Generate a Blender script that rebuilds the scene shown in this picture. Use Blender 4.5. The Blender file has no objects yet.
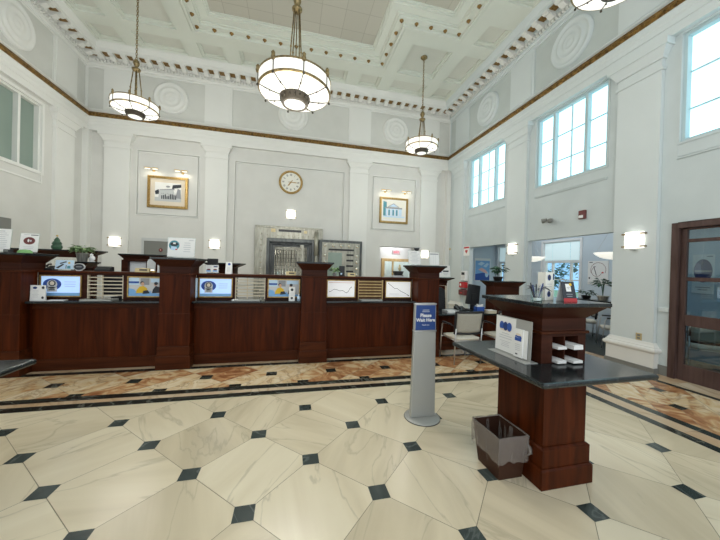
import bpy, bmesh, math, random
from mathutils import Vector, Matrix
random.seed(7)
S = bpy.context.scene
C = S.collection
PI = math.pi

# ------------------------------------------------------------------ materials
def mk(name, col, rough=.6, metal=0., spec=.5, emit=None, estr=0., trans=0., alpha=1., ior=1.45):
    m = bpy.data.materials.new(name); m.use_nodes = True
    b = m.node_tree.nodes['Principled BSDF']
    b.inputs['Base Color'].default_value = (*col, 1)
    b.inputs['Roughness'].default_value = rough
    b.inputs['Metallic'].default_value = metal
    b.inputs['Specular IOR Level'].default_value = spec
    b.inputs['Transmission Weight'].default_value = trans
    b.inputs['IOR'].default_value = ior
    b.inputs['Alpha'].default_value = alpha
    if emit:
        b.inputs['Emission Color'].default_value = (*emit, 1)
        b.inputs['Emission Strength'].default_value = estr
    return m

def nz(m, scale=(1, 1, 1), detail=4, dist=0., stops=None, bump=0., coord='Object', size=1.):
    """colour a material by a stretched noise ramp, with optional bump"""
    nt = m.node_tree; N = nt.nodes; L = nt.links; b = N['Principled BSDF']
    tc = N.new('ShaderNodeTexCoord'); mp = N.new('ShaderNodeMapping'); n = N.new('ShaderNodeTexNoise')
    mp.inputs['Scale'].default_value = scale
    n.inputs['Scale'].default_value = size; n.inputs['Detail'].default_value = detail; n.inputs['Distortion'].default_value = dist
    L.new(tc.outputs[coord], mp.inputs['Vector']); L.new(mp.outputs['Vector'], n.inputs['Vector'])
    if stops:
        r = N.new('ShaderNodeValToRGB')
        e = r.color_ramp.elements
        e[0].position, e[0].color = stops[0][0], (*stops[0][1], 1)
        e[1].position, e[1].color = stops[-1][0], (*stops[-1][1], 1)
        for p, c in stops[1:-1]:
            x = e.new(p); x.color = (*c, 1)
        L.new(n.outputs['Fac'], r.inputs['Fac']); L.new(r.outputs['Color'], b.inputs['Base Color'])
    if bump:
        bp = N.new('ShaderNodeBump'); bp.inputs['Strength'].default_value = bump; bp.inputs['Distance'].default_value = .01
        L.new(n.outputs['Fac'], bp.inputs['Height']); L.new(bp.outputs['Normal'], b.inputs['Normal'])
    return m

def plaster(name, c, v=.03):
    d = tuple(max(0, x - v) for x in c)
    return nz(mk(name, c, .75, spec=.25), (1, 1, 1), 3, 0, [(.35, d), (.65, c)], .02, size=2.2)

M = {}
M['wall'] = plaster('painted_plaster', (.65, .65, .62))
M['wallr'] = plaster('plaster_cyan_glow', (.56, .62, .63))  # right wall: cyan glow of the windows mixed into the plaster colour
M['trim'] = plaster('white_trim_paint', (.74, .745, .715), .015)
M['trimr'] = plaster('trim_cyan_glow', (.62, .675, .68), .015)  # right-hand trim, tinted with the same window glow
M['frieze'] = plaster('frieze_grey', (.63, .635, .60))
M['friezer'] = plaster('frieze_cyan_glow', (.52, .57, .56))  # right-hand frieze grey with the window glow put into its colour
M['winr'] = plaster('window_cyan_glow', (.46, .58, .61), .01)  # right window frames, cyan daylight tint put into the colour
M['ceil'] = plaster('ceiling_paint', (.69, .72, .655), .02)
M['coffer'] = plaster('coffer_panel', (.66, .67, .61), .02)
M['gold'] = nz(mk('aged_gilding', (.42, .24, .06), .4, .6), (1, 1, 1), 3, 0, [(.3, (.09, .05, .015)), (.7, (.34, .20, .06))], .2, size=18)
M['gilt'] = nz(mk('gilded_rosette', (.33, .19, .05), .45, .4), (1, 1, 1), 3, 0, [(.3, (.10, .055, .012)), (.7, (.36, .21, .06))], .3, size=40)
M['tan'] = None

def acoustic():
    m = mk('acoustic_tile', (.52, .50, .43), .85, spec=.2)
    nt = m.node_tree; N = nt.nodes; L = nt.links; b = N['Principled BSDF']
    tc = N.new('ShaderNodeTexCoord'); mp = N.new('ShaderNodeMapping'); br = N.new('ShaderNodeTexBrick')
    br.offset = 0; br.inputs['Scale'].default_value = 1
    br.inputs['Color1'].default_value = (.50, .485, .42, 1); br.inputs['Color2'].default_value = (.53, .515, .45, 1)
    br.inputs['Mortar'].default_value = (.40, .385, .33, 1)
    br.inputs['Mortar Size'].default_value = .008; br.inputs['Brick Width'].default_value = .6; br.inputs['Row Height'].default_value = .6
    L.new(tc.outputs['Object'], mp.inputs['Vector']); L.new(mp.outputs['Vector'], br.inputs['Vector'])
    L.new(br.outputs['Color'], b.inputs['Base Color'])
    return m
M['tan'] = acoustic()

def wood(name, a, b_, rough=.33, grain=(9, 9, .7)):
    return nz(mk(name, b_, rough, spec=.13), grain, 5, .8, [(.28, a), (.72, b_)], .03, size=1.6)
M['wood'] = wood('mahogany', (.022, .0042, .0008), (.086, .0170, .0034), .42)
M['woodd'] = wood('dark_mahogany', (.024, .0068, .0035), (.056, .0165, .0085), .40, (.8, .8, 9))
M['woodh'] = wood('mahogany_rail', (.030, .0075, .0025), (.090, .0235, .0075), .38, (.7, 9, 9))
M['doorw'] = wood('walnut_door', (.060, .036, .031), (.115, .074, .066), .4)
M['slat'] = wood('pale_wood_slat', (.52, .45, .34), (.70, .63, .50), .5, (.7, 9, 9))
M['brownb'] = wood('brown_slat_backing', (.10, .05, .025), (.17, .09, .05), .5)
M['oak'] = wood('oak_trim', (.45, .30, .13), (.62, .45, .22), .5)
M['lam'] = nz(mk('charcoal_laminate', (.014, .018, .020), .15, spec=.5), (1, 1, 1), 4, 0, [(.35, (.010, .013, .014)), (.7, (.020, .025, .027))], 0, size=30)
M['steel'] = nz(mk('brushed_vault_steel', (.48, .46, .41), .42, .5), (1, 1, .2), 3, 0, [(.3, (.24, .235, .195)), (.7, (.42, .41, .345))], .05, size=14)
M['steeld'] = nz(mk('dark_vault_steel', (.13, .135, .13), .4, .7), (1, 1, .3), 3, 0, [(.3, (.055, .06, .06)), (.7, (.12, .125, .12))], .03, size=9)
M['bolt'] = mk('polished_bolt', (.80, .77, .68), .22, .9)
M['black'] = mk('black_plastic', (.012, .013, .015), .42)
M['blackm'] = nz(mk('black_mesh_fabric', (.02, .022, .025), .8), (1, 1, 1), 2, 0, [(.4, (.012, .013, .015)), (.6, (.035, .038, .042))], .2, size=120)
M['chrome'] = mk('satin_silver', (.62, .63, .64), .3, .85)
M['silver'] = mk('silver_powder_coat', (.40, .405, .385), .45, .25)
M['bronze'] = nz(mk('antique_brass', (.30, .22, .10), .35, .85), (1, 1, 1), 3, 0, [(.3, (.16, .12, .06)), (.7, (.42, .32, .16))], .1, size=25)
M['brass'] = mk('polished_brass', (.72, .50, .18), .28, .9)
M['goldf'] = nz(mk('gold_leaf_frame', (.55, .36, .11), .38, .65), (1, 1, 1), 4, 0, [(.3, (.26, .155, .045)), (.7, (.52, .36, .13))], .2, size=30)
M['white'] = mk('white_card', (.82, .82, .80), .6)
M['white2'] = mk('white_gloss_plastic', (.80, .81, .81), .35)
M['cream'] = nz(mk('cream_upholstery', (.66, .63, .54), .85), (1, 1, 1), 3, 0, [(.3, (.60, .57, .49)), (.7, (.70, .67, .58))], .1, size=60)
M['taupe'] = nz(mk('taupe_upholstery', (.40, .38, .32), .85), (1, 1, 1), 3, 0, [(.3, (.35, .33, .28)), (.7, (.43, .41, .35))], .1, size=80)
M['mat'] = mk('picture_mount', (.72, .64, .52), .8)
M['ink'] = mk('print_grey', (.30, .31, .33), .7)
M['inkl'] = mk('print_pale_grey', (.58, .59, .60), .7)
M['inkd'] = mk('print_dark', (.035, .04, .05), .7)
M['blue'] = mk('print_royal_blue', (.03, .09, .36), .6)
M['blued'] = mk('print_navy', (.018, .045, .17), .6)
M['bluel'] = mk('print_sky_blue', (.22, .46, .78), .6)
M['bluep'] = mk('print_pale_blue', (.55, .72, .88), .6)
M['teal'] = mk('print_teal', (.08, .28, .34), .6)
M['red'] = mk('print_red', (.52, .03, .03), .55)
M['maroon'] = mk('print_maroon', (.17, .035, .03), .6)
M['pink'] = mk('print_pink', (.80, .50, .46), .6)
M['yellow'] = mk('print_yellow', (.72, .46, .03), .6)
M['skin'] = mk('print_skin_tone', (.62, .38, .26), .6)
M['leaf'] = nz(mk('leaf_green', (.05, .14, .045), .5), (1, 1, 1), 2, 0, [(.3, (.025, .085, .03)), (.7, (.11, .24, .08))], 0, size=14)
M['leafd'] = nz(mk('leaf_dark_green', (.03, .09, .05), .5), (1, 1, 1), 2, 0, [(.3, (.015, .05, .03)), (.7, (.05, .13, .07))], 0, size=14)
M['leafb'] = nz(mk('tree_leaf', (.06, .12, .09), .6), (1, 1, 1), 2, 0, [(.3, (.03, .07, .06)), (.7, (.14, .24, .14))], 0, size=6)
M['leafp'] = nz(mk('leaf_pale_green', (.22, .36, .15), .55), (1, 1, 1), 2, 0, [(.3, (.12, .24, .08)), (.7, (.36, .50, .26))], 0, size=14)
M['felt'] = mk('green_felt', (.20, .40, .16), .9)
M['soil'] = mk('potting_soil', (.03, .02, .014), .9)
M['pot'] = mk('dark_ceramic_pot', (.04, .034, .03), .35)
M['potw'] = mk('white_ceramic_pot', (.75, .75, .72), .3)
M['potg'] = nz(mk('ribbed_grey_pot', (.38, .37, .33), .6), (30, 30, 1), 2, 0, [(.4, (.38, .37, .33)), (.6, (.62, .61, .55))], 0)
M['bin'] = mk('brown_bin_plastic', (.045, .019, .011), .55, spec=.2)
M['grey'] = mk('grey_metal_paint', (.20, .205, .19), .5)
M['greyl'] = mk('light_grey_plastic', (.52, .54, .54), .4)
M['signblue'] = mk('sign_panel_blue', (.022, .060, .22), .45)
M['beige'] = mk('beige_plate', (.55, .45, .25), .45, .2)
M['manila'] = mk('manila_paper', (.66, .54, .30), .7)
M['redp'] = mk('red_plastic', (.45, .02, .025), .35)
M['redbr'] = mk('red_brown_plastic', (.14, .035, .035), .4)
M['carpet'] = nz(mk('dark_carpet', (.05, .06, .06), .95), (1, 1, 1), 3, 0, [(.4, (.035, .042, .042)), (.6, (.075, .085, .083))], .3, size=70)
M['clockf'] = mk('clock_face', (.78, .77, .70), .5)
M['annex'] = plaster('side_room_paint', (.60, .68, .74), .02)
M['shade'] = mk('roller_shade', (.62, .74, .76), .8, emit=(.62, .82, .86), estr=.45)  # daylight behind the shade put in as a glow of its own
M['bulb'] = mk('lamp_glow', (1, 1, 1), .5, emit=(1, .93, .78), estr=1.6)
M['sconce'] = mk('lit_sconce_glass', (1, .98, .93), .4, emit=(1, .94, .82), estr=1.7)
M['bowl'] = mk('lit_opal_glass', (.30, .30, .28), .35, emit=(1, .99, .92), estr=.98)
M['bronzed'] = mk('dark_bronze', (.035, .028, .018), .5, .2)
M['bowlin'] = mk('opal_glass_inside', (.9, .9, .86), .5)
M['lens'] = mk('lit_lens_glass', (.25, .26, .24), .3, emit=(.95, 1, .88), estr=.62)
M['pend'] = mk('lit_pendant_glass', (1, 1, .95), .4, emit=(1, .99, .88), estr=.75)
M['pane'] = mk('sunlit_frosted_glass', (.55, .75, .80), .3, emit=(.56, .90, 1.0), estr=1.38)
M['panel'] = nz(mk('grey_green_frosted_glass', (.24, .31, .27), .28), (1, .3, .15), 3, 0, [(.3, (.20, .265, .23)), (.7, (.28, .35, .305))], 0, size=2)
M['exit'] = mk('lit_exit_letters', (.7, .05, .08), .5, emit=(1, .12, .20), estr=1.0)
M['exitp'] = mk('exit_sign_face', (.85, .55, .58), .5, emit=(1, .80, .82), estr=.45)
M['screen'] = mk('lit_screen_blue', (.45, .62, .90), .3, emit=(.42, .63, .98), estr=.55)
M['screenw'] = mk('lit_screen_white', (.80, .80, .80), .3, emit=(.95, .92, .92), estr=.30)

def glass(name, tint=(.95, 1, 1), fac=.10, rough=.02):
    m = bpy.data.materials.new(name); m.use_nodes = True
    nt = m.node_tree; N = nt.nodes; L = nt.links
    N.remove(N['Principled BSDF']); out = N['Material Output']
    t = N.new('ShaderNodeBsdfTransparent'); g = N.new('ShaderNodeBsdfGlossy'); x = N.new('ShaderNodeMixShader')
    t.inputs['Color'].default_value = (*tint, 1); g.inputs['Roughness'].default_value = rough
    x.inputs['Fac'].default_value = fac
    L.new(t.outputs[0], x.inputs[1]); L.new(g.outputs[0], x.inputs[2]); L.new(x.outputs[0], out.inputs['Surface'])
    return m
M['glass'] = glass('clear_glass')
M['glassd'] = glass('door_glass', (.80, .92, .95), .13)
M['bag'] = None
def bagmat():
    m = bpy.data.materials.new('clear_bin_liner'); m.use_nodes = True
    nt = m.node_tree; N = nt.nodes; L = nt.links
    out = N['Material Output']; b = N['Principled BSDF']
    b.inputs['Base Color'].default_value = (.36, .32, .29, 1); b.inputs['Roughness'].default_value = .2
    t = N.new('ShaderNodeBsdfTransparent'); x = N.new('ShaderNodeMixShader'); x.inputs['Fac'].default_value = .42
    nzt = N.new('ShaderNodeTexNoise'); nzt.inputs['Scale'].default_value = 26; nzt.inputs['Detail'].default_value = 5
    bp = N.new('ShaderNodeBump'); bp.inputs['Strength'].default_value = .8; bp.inputs['Distance'].default_value = .02
    L.new(nzt.outputs['Fac'], bp.inputs['Height']); L.new(bp.outputs['Normal'], b.inputs['Normal'])
    L.new(t.outputs[0], x.inputs[1]); L.new(b.outputs[0], x.inputs[2]); L.new(x.outputs[0], out.inputs['Surface'])
    return m
M['bag'] = bagmat()

def marble(name, stops, scale, vein, veincol, rough=.22, tilevar=.10, wob=1.2, vamt=.5, vw=.020, st=.35):
    """polished stone: cloudy base + thin veins; every tile is cut from its own piece of stone (face attribute 'tile')"""
    m = mk(name, stops[0][1], rough, spec=.5)
    nt = m.node_tree; N = nt.nodes; L = nt.links; b = N['Principled BSDF']
    tc = N.new('ShaderNodeTexCoord'); at = N.new('ShaderNodeAttribute'); at.attribute_name = 'tile'
    vm = N.new('ShaderNodeVectorMath'); vm.operation = 'MULTIPLY_ADD'; vm.inputs[1].default_value = (23, 31, 17)
    L.new(at.outputs['Color'], vm.inputs[0]); L.new(tc.outputs['Object'], vm.inputs[2])
    rot = N.new('ShaderNodeVectorRotate'); rot.rotation_type = 'Z_AXIS'
    sx = N.new('ShaderNodeSeparateColor'); L.new(at.outputs['Color'], sx.inputs['Color'])
    ma = N.new('ShaderNodeMath'); ma.operation = 'MULTIPLY'; ma.inputs[1].default_value = 6.28
    L.new(sx.outputs['Green'], ma.inputs[0]); L.new(vm.outputs[0], rot.inputs['Vector']); L.new(ma.outputs[0], rot.inputs['Angle'])
    n1 = N.new('ShaderNodeTexNoise'); n1.inputs['Scale'].default_value = scale; n1.inputs['Detail'].default_value = 6; n1.inputs['Distortion'].default_value = wob
    mp = N.new('ShaderNodeMapping'); mp.inputs['Scale'].default_value = (1, st, 1)
    L.new(rot.outputs[0], mp.inputs['Vector']); L.new(mp.outputs[0], n1.inputs['Vector'])
    r = N.new('ShaderNodeValToRGB'); e = r.color_ramp.elements
    e[0].position, e[0].color = stops[0][0], (*stops[0][1], 1); e[1].position, e[1].color = stops[-1][0], (*stops[-1][1], 1)
    for p, c in stops[1:-1]:
        q = e.new(p); q.color = (*c, 1)
    add = N.new('ShaderNodeMath'); add.operation = 'MULTIPLY_ADD'; add.inputs[1].default_value = tilevar
    sub = N.new('ShaderNodeMath'); sub.operation = 'SUBTRACT'; sub.inputs[1].default_value = .5
    L.new(sx.outputs['Red'], sub.inputs[0]); L.new(sub.outputs[0], add.inputs[0]); L.new(n1.outputs['Fac'], add.inputs[2])
    L.new(add.outputs[0], r.inputs['Fac'])
    n2 = N.new('ShaderNodeTexNoise'); n2.inputs['Scale'].default_value = vein; n2.inputs['Detail'].default_value = 7; n2.inputs['Distortion'].default_value = .6
    L.new(mp.outputs[0], n2.inputs['Vector'])
    v = N.new('ShaderNodeValToRGB'); ve = v.color_ramp.elements
    ve[0].position, ve[0].color = .5 - vw, (0, 0, 0, 1); ve[1].position, ve[1].color = .5 + vw, (0, 0, 0, 1)
    q = ve.new(.5); q.color = (1, 1, 1, 1)
    L.new(n2.outputs['Fac'], v.inputs['Fac'])
    mx = N.new('ShaderNodeMix'); mx.data_type = 'RGBA'
    mul = N.new('ShaderNodeMath'); mul.operation = 'MULTIPLY'; mul.inputs[1].default_value = vamt
    L.new(v.outputs['Color'], mul.inputs[0])
    L.new(mul.outputs[0], mx.inputs['Factor']); L.new(r.outputs['Color'], mx.inputs['A']); mx.inputs['B'].default_value = (*veincol, 1)
    L.new(mx.outputs['Result'], b.inputs['Base Color'])
    return m
M['marble'] = marble('cream_marble', [(.25, (.55, .47, .33)), (.5, (.68, .59, .425)), (.8, (.77, .69, .52))], 3.4, 1.9, (.40, .35, .25), .24, .34, .7, .50, .009, .15)
M['green'] = marble('dark_green_marble', [(.3, (.022, .034, .032)), (.7, (.06, .075, .07))], 5, 4, (.16, .18, .17), .2, .2)
M['blackst'] = marble('black_green_border_marble', [(.3, (.010, .014, .012)), (.75, (.035, .045, .038))], 4, 3.5, (.20, .20, .17), .2, .2)
M['breccia'] = marble('rust_breccia_marble', [(.2, (.28, .11, .045)), (.40, (.52, .28, .13)), (.50, (.66, .47, .26)), (.8, (.80, .68, .48))], 4.2, 3.4, (.20, .09, .04), .25, .42, 2.2, .5, .02, .6)
M['strip'] = marble('peach_border_marble', [(.3, (.52, .36, .22)), (.7, (.66, .56, .42))], 1.5, 2, (.3, .2, .1), .25, .4)
M['grout'] = mk('tile_joint', (.22, .195, .145), .8)

# ------------------------------------------------------------------ mesh builder
class MB:
    def __init__(s): s.v = []; s.f = []; s.m = []; s.sm = []
    def add(s, vs, fs, mi=0, sm=False):
        o = len(s.v); s.v += [tuple(v) for v in vs]
        for f in fs:
            s.f.append([o + i for i in f]); s.m.append(mi); s.sm.append(sm)
        return s
    def box(s, x0, x1, y0, y1, z0, z1, mi=0):
        return s.fru(z0, (x0, x1, y0, y1), z1, (x0, x1, y0, y1), mi)
    def fru(s, z0, a, z1, b, mi=0):
        vs = [(a[0], a[2], z0), (a[1], a[2], z0), (a[1], a[3], z0), (a[0], a[3], z0),
              (b[0], b[2], z1), (b[1], b[2], z1), (b[1], b[3], z1), (b[0], b[3], z1)]
        return s.add(vs, [(3, 2, 1, 0), (4, 5, 6, 7), (0, 1, 5, 4), (1, 2, 6, 5), (2, 3, 7, 6), (3, 0, 4, 7)], mi)
    def tube(s, pts, r, n=8, mi=0, cap=True):
        pts = [Vector(p) for p in pts]; rs = r if isinstance(r, (list, tuple)) else [r] * len(pts)
        up = Vector((0, 0, 1)); vs = []; fs = []
        d0 = (pts[1] - pts[0]).normalized()
        a = d0.cross(up if abs(d0.z) < .9 else Vector((1, 0, 0))).normalized()
        for i, p in enumerate(pts):
            d = (pts[min(i + 1, len(pts) - 1)] - pts[max(i - 1, 0)]).normalized()
            a = (a - d * a.dot(d)).normalized(); b = d.cross(a)
            for k in range(n):
                t = 2 * PI * k / n
                vs.append(p + (a * math.cos(t) + b * math.sin(t)) * rs[i])
        for i in range(len(pts) - 1):
            for k in range(n):
                fs.append((i * n + k, i * n + (k + 1) % n, (i + 1) * n + (k + 1) % n, (i + 1) * n + k))
        if cap:
            fs.append(tuple(range(n))[::-1]); fs.append(tuple(range((len(pts) - 1) * n, len(pts) * n)))
        return s.add(vs, fs, mi, True)
    def lathe(s, prof, c=(0, 0, 0), n=32, mi=0, axis='Z', a0=0., a1=2 * PI, sm=True):
        full = abs(a1 - a0 - 2 * PI) < 1e-6; k = n if full else n + 1; vs = []; fs = []
        for (r, z) in prof:
            for i in range(k):
                t = a0 + (a1 - a0) * i / n; x, y = r * math.cos(t), r * math.sin(t)
                vs.append({'Z': (c[0] + x, c[1] + y, c[2] + z), 'Y': (c[0] + x, c[1] - z, c[2] + y), 'X': (c[0] + z, c[1] + x, c[2] + y)}[axis])
        for j in range(len(prof) - 1):
            for i in range(n):
                fs.append((j * k + i, j * k + (i + 1) % k, (j + 1) * k + (i + 1) % k, (j + 1) * k + i))
        return s.add(vs, fs, mi, sm)
    def prism(s, poly, plane, lo, hi, mi=0):
        n = len(poly)
        def P(u, v, d): return {'XZ': (u, d, v), 'XY': (u, v, d), 'YZ': (d, u, v)}[plane]
        vs = [P(u, v, lo) for u, v in poly] + [P(u, v, hi) for u, v in poly]
        return s.add(vs, [tuple(range(n)), tuple(range(n, 2 * n))[::-1]] + [(i, (i + 1) % n, n + (i + 1) % n, n + i) for i in range(n)], mi)
    def ball(s, c, r, mi=0, n=10):
        r = r if isinstance(r, (tuple, list)) else (r, r, r); vs = []; fs = []
        for j in range(n // 2 + 1):
            a = PI * j / (n // 2)
            for i in range(n):
                t = 2 * PI * i / n
                vs.append((c[0] + r[0] * math.sin(a) * math.cos(t), c[1] + r[1] * math.sin(a) * math.sin(t), c[2] + r[2] * math.cos(a)))
        for j in range(n // 2):
            for i in range(n):
                fs.append((j * n + i, j * n + (i + 1) % n, (j + 1) * n + (i + 1) % n, (j + 1) * n + i))
        return s.add(vs, fs, mi, True)
    def xf(s, mat, start=0):
        for i in range(start, len(s.v)): s.v[i] = tuple(mat @ Vector(s.v[i]))
        return s
    def build(s, name, mats, parent=None, org=None, bevel=0, merge=True):
        me = bpy.data.meshes.new(name)
        o = Vector(org) if org is not None else Vector((0, 0, 0))
        me.from_pydata([tuple(Vector(v) - o) for v in s.v], [], s.f)
        for x in (mats if isinstance(mats, (list, tuple)) else [mats]): me.materials.append(M[x] if isinstance(x, str) else x)
        for p, mi, sm in zip(me.polygons, s.m, s.sm): p.material_index = mi; p.use_smooth = sm
        bm = bmesh.new(); bm.from_mesh(me)
        if merge: bmesh.ops.remove_doubles(bm, verts=bm.verts, dist=1e-5)
        bmesh.ops.recalc_face_normals(bm, faces=bm.faces)
        bm.to_mesh(me); bm.free()
        ob = bpy.data.objects.new(name, me); C.objects.link(ob)
        if parent is not None: ob.parent = parent
        elif org is not None: ob.location = o
        if bevel:
            b = ob.modifiers.new('edge', 'BEVEL'); b.width = bevel; b.segments = 2; b.limit_method = 'ANGLE'; b.angle_limit = .6
        return ob

class Fr:
    """a flat sheet: origin, u and v directions, n towards the viewer; shapes are laid on it in thin relief"""
    def __init__(s, o, u, v):
        s.o = Vector(o); s.u = Vector(u).normalized(); s.v = Vector(v).normalized(); s.n = s.u.cross(s.v)
    def P(s, a, b, d=0.): return s.o + s.u * a + s.v * b + s.n * d
    def rect(s, mb, a0, a1, b0, b1, d, mi): mb.add([s.P(a0, b0, d), s.P(a1, b0, d), s.P(a1, b1, d), s.P(a0, b1, d)], [(0, 1, 2, 3)], mi)
    def slab(s, mb, a0, a1, b0, b1, d0, d1, mi):
        vs = [s.P(a, b, d) for d in (d0, d1) for a, b in ((a0, b0), (a1, b0), (a1, b1), (a0, b1))]
        mb.add(vs, [(3, 2, 1, 0), (4, 5, 6, 7), (0, 1, 5, 4), (1, 2, 6, 5), (2, 3, 7, 6), (3, 0, 4, 7)], mi)
    def ell(s, mb, a, b, ra, rb, d, mi, n=20, t0=0, t1=2 * PI):
        mb.add([s.P(a + ra * math.cos(t0 + (t1 - t0) * i / n), b + rb * math.sin(t0 + (t1 - t0) * i / n), d) for i in range(n)], [tuple(range(n))], mi)
    def ring(s, mb, a, b, r0, r1, d, mi, n=28, t0=0, t1=2 * PI):
        vs = []
        for i in range(n + 1):
            t = t0 + (t1 - t0) * i / n
            vs += [s.P(a + r0 * math.cos(t), b + r0 * math.sin(t), d), s.P(a + r1 * math.cos(t), b + r1 * math.sin(t), d)]
        mb.add(vs, [(2 * i, 2 * i + 1, 2 * i + 3, 2 * i + 2) for i in range(n)], mi)
    def poly(s, mb, pts, d, mi): mb.add([s.P(a, b, d) for a, b in pts], [tuple(range(len(pts)))], mi)
    def line(s, mb, pts, w, d, mi):
        for (a, b), (c, e) in zip(pts, pts[1:]):
            q = Vector((c - a, e - b)).normalized() * w / 2
            mb.add([s.P(a + q.y, b - q.x, d), s.P(c + q.y, e - q.x, d), s.P(c - q.y, e + q.x, d), s.P(a - q.y, b + q.x, d)], [(0, 1, 2, 3)], mi)
    def frame(s, mb, a0, a1, b0, b1, w, d0, d1, mi):
        for r in ((a0, a1, b0, b0 + w), (a0, a1, b1 - w, b1), (a0, a0 + w, b0 + w, b1 - w), (a1 - w, a1, b0 + w, b1 - w)): s.slab(mb, *r, d0, d1, mi)
    def para(s, mb, a0, a1, b0, b1, rows, d, mi, seed=1):
        """rows of grey type too small to read in the photograph"""
        rnd = random.Random(seed); h = (b1 - b0) / rows
        for i in range(rows):
            w = (a1 - a0) * rnd.uniform(.55, 1.); m = (a0 + a1) / 2
            s.rect(mb, m - w / 2, m + w / 2, b0 + h * i + h * .3, b0 + h * i + h * .62, d, mi)

def tag(o, label=None, cat=None, group=None, kind=None):
    if label: o['label'] = label
    if cat: o['category'] = cat
    if group: o['group'] = group
    if kind: o['kind'] = kind
    return o
def thing(name, label, cat, loc, rotz=0., group=None):
    o = bpy.data.objects.new(name, None); C.objects.link(o); o.location = loc; o.rotation_euler = (0, 0, rotz)
    o.empty_display_size = .1
    return tag(o, label, cat, group)
def struct(mb, name, mats, bevel=0): return tag(mb.build(name, mats, bevel=bevel), kind='structure')
KIDS = {}
def kids(o): return [c for c in C.objects if c.parent == o]
def dup(o, loc=None, label=None, rotz=None, parent=None):
    c = o.copy(); C.objects.link(c)
    if parent is not None: c.parent = parent
    if loc is not None: c.location = loc
    if rotz is not None: c.rotation_euler = (0, 0, rotz)
    if label: c['label'] = label
    for k in kids(o): dup(k, parent=c)
    return c
def text(name, s, size, mat, fr, a, b, d=.002, parent=None, org=None, ext=.0008, align='CENTER', bold=0.):
    cu = bpy.data.curves.new(name, 'FONT'); cu.body = s; cu.size = size; cu.extrude = ext; cu.align_x = align; cu.align_y = 'CENTER'; cu.offset = bold
    t = bpy.data.objects.new(name, cu); C.objects.link(t)
    dg = bpy.context.evaluated_depsgraph_get(); dg.update()
    me = bpy.data.meshes.new_from_object(t.evaluated_get(dg)); bpy.data.objects.remove(t)
    p = fr.P(a, b, d); R = Matrix((fr.u, fr.v, fr.n)).transposed()
    o = Vector(org) if org is not None else Vector((0, 0, 0))
    for v in me.vertices: v.co = R @ v.co + p - o
    me.materials.clear(); me.materials.append(M[mat])
    ob = bpy.data.objects.new(name, me); C.objects.link(ob)
    if parent is not None: ob.parent = parent
    return ob

# ------------------------------------------------------------------ the setting
XR, XL, YF, ZC, YB = 5.92, -5.96, 10.25, 7.83, -2.5
def hfield(mb, mp, rects, jamb=.3):
    us = sorted({round(r[i], 4) for r in rects for i in (0, 1)}); vs = sorted({round(r[i], 4) for r in rects for i in (2, 3)})
    cell = {}
    for i in range(len(us) - 1):
        for j in range(len(vs) - 1):
            u, v = (us[i] + us[i + 1]) / 2, (vs[j] + vs[j + 1]) / 2; h = 'out'
            for r in rects:
                if r[0] < u < r[1] and r[2] < v < r[3]: h = (r[4], r[5])
            cell[i, j] = h
    def dep(c): return -jamb if c[0] is None else c[0]
    for (i, j), c in cell.items():
        if c == 'out': continue
        u0, u1, v0, v1 = us[i], us[i + 1], vs[j], vs[j + 1]
        if c[0] is not None: mb.add([mp(u0, v0, c[0]), mp(u1, v0, c[0]), mp(u1, v1, c[0]), mp(u0, v1, c[0])], [(0, 1, 2, 3)], c[1])
        for nb, e in (((i + 1, j), ((u1, v0), (u1, v1))), ((i, j + 1), ((u0, v1), (u1, v1)))):
            c2 = cell.get(nb)
            if c2 is None or c2 == 'out' or abs(dep(c) - dep(c2)) < 1e-6: continue
            a, b = e; hi = c if dep(c) > dep(c2) else c2
            mb.add([mp(*a, dep(c)), mp(*b, dep(c)), mp(*b, dep(c2)), mp(*a, dep(c2))], [(0, 1, 2, 3)], hi[1])
far = lambda u, v, d: (u, YF - d, v)
rgt = lambda u, v, d: (XR - d, u, v)
lft = lambda u, v, d: (XL + d, u, v)
def mould(u0, u1, v0, v1, w=.075, d=.022, mi=1, base=0., inner=0):
    g = lambda k: (u0 + k, u1 - k, v0 + k, v1 - k)
    return [(*g(0), d, mi), (*g(w * .28), -.045, mi), (*g(w * .72), d * .8, mi), (*g(w), base - .004, inner)]
PX = [-5.13, -2.385, 2.31, 5.05]           # pilaster centres on the far wall
PYR = [9.45, 6.65, 3.86, 1.07]             # on the side walls
ZF0, ZF1 = 6.06, 7.38                      # frieze
def frieze(us, lo, hi):
    r = [(lo, hi, ZF0 - .1, ZF1 + .1, 0, 1)]
    edges = [lo] + [x for c in sorted(us) for x in (c - .39, c + .39)] + [hi]
    for a, b in zip(edges[::2], edges[1::2]):
        if b - a > .1: r.append((a + .02, b - .02, ZF0 + .06, ZF1 - .06, -.03, 2))
    for c in us: r += [(c - .34, c + .34, ZF0 + .1, ZF1 - .1, .012, 1)]
    return r
# far wall: mouldings, the vault opening and the opening to the lobby behind
mb = MB()
R = [(XL, XR, 0, 5.6, 0, 0), (XL, XR, 5.45, ZC + .2, 0, 1)]
R += mould(-4.64, -2.89, 3.05, 5.04) + mould(-1.86, 1.80, .9, 5.01) + mould(2.81, 4.54, 3.01, 5.0)
R += frieze(PX, XL, XR)
R += [(-.80, .80, 0, 2.54, None, 3), (3.2, 4.56, 0, 2.44, None, 0)]
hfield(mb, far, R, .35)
struct(mb, 'wall_far', ['wall', 'trim', 'frieze', 'steeld'])
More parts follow.
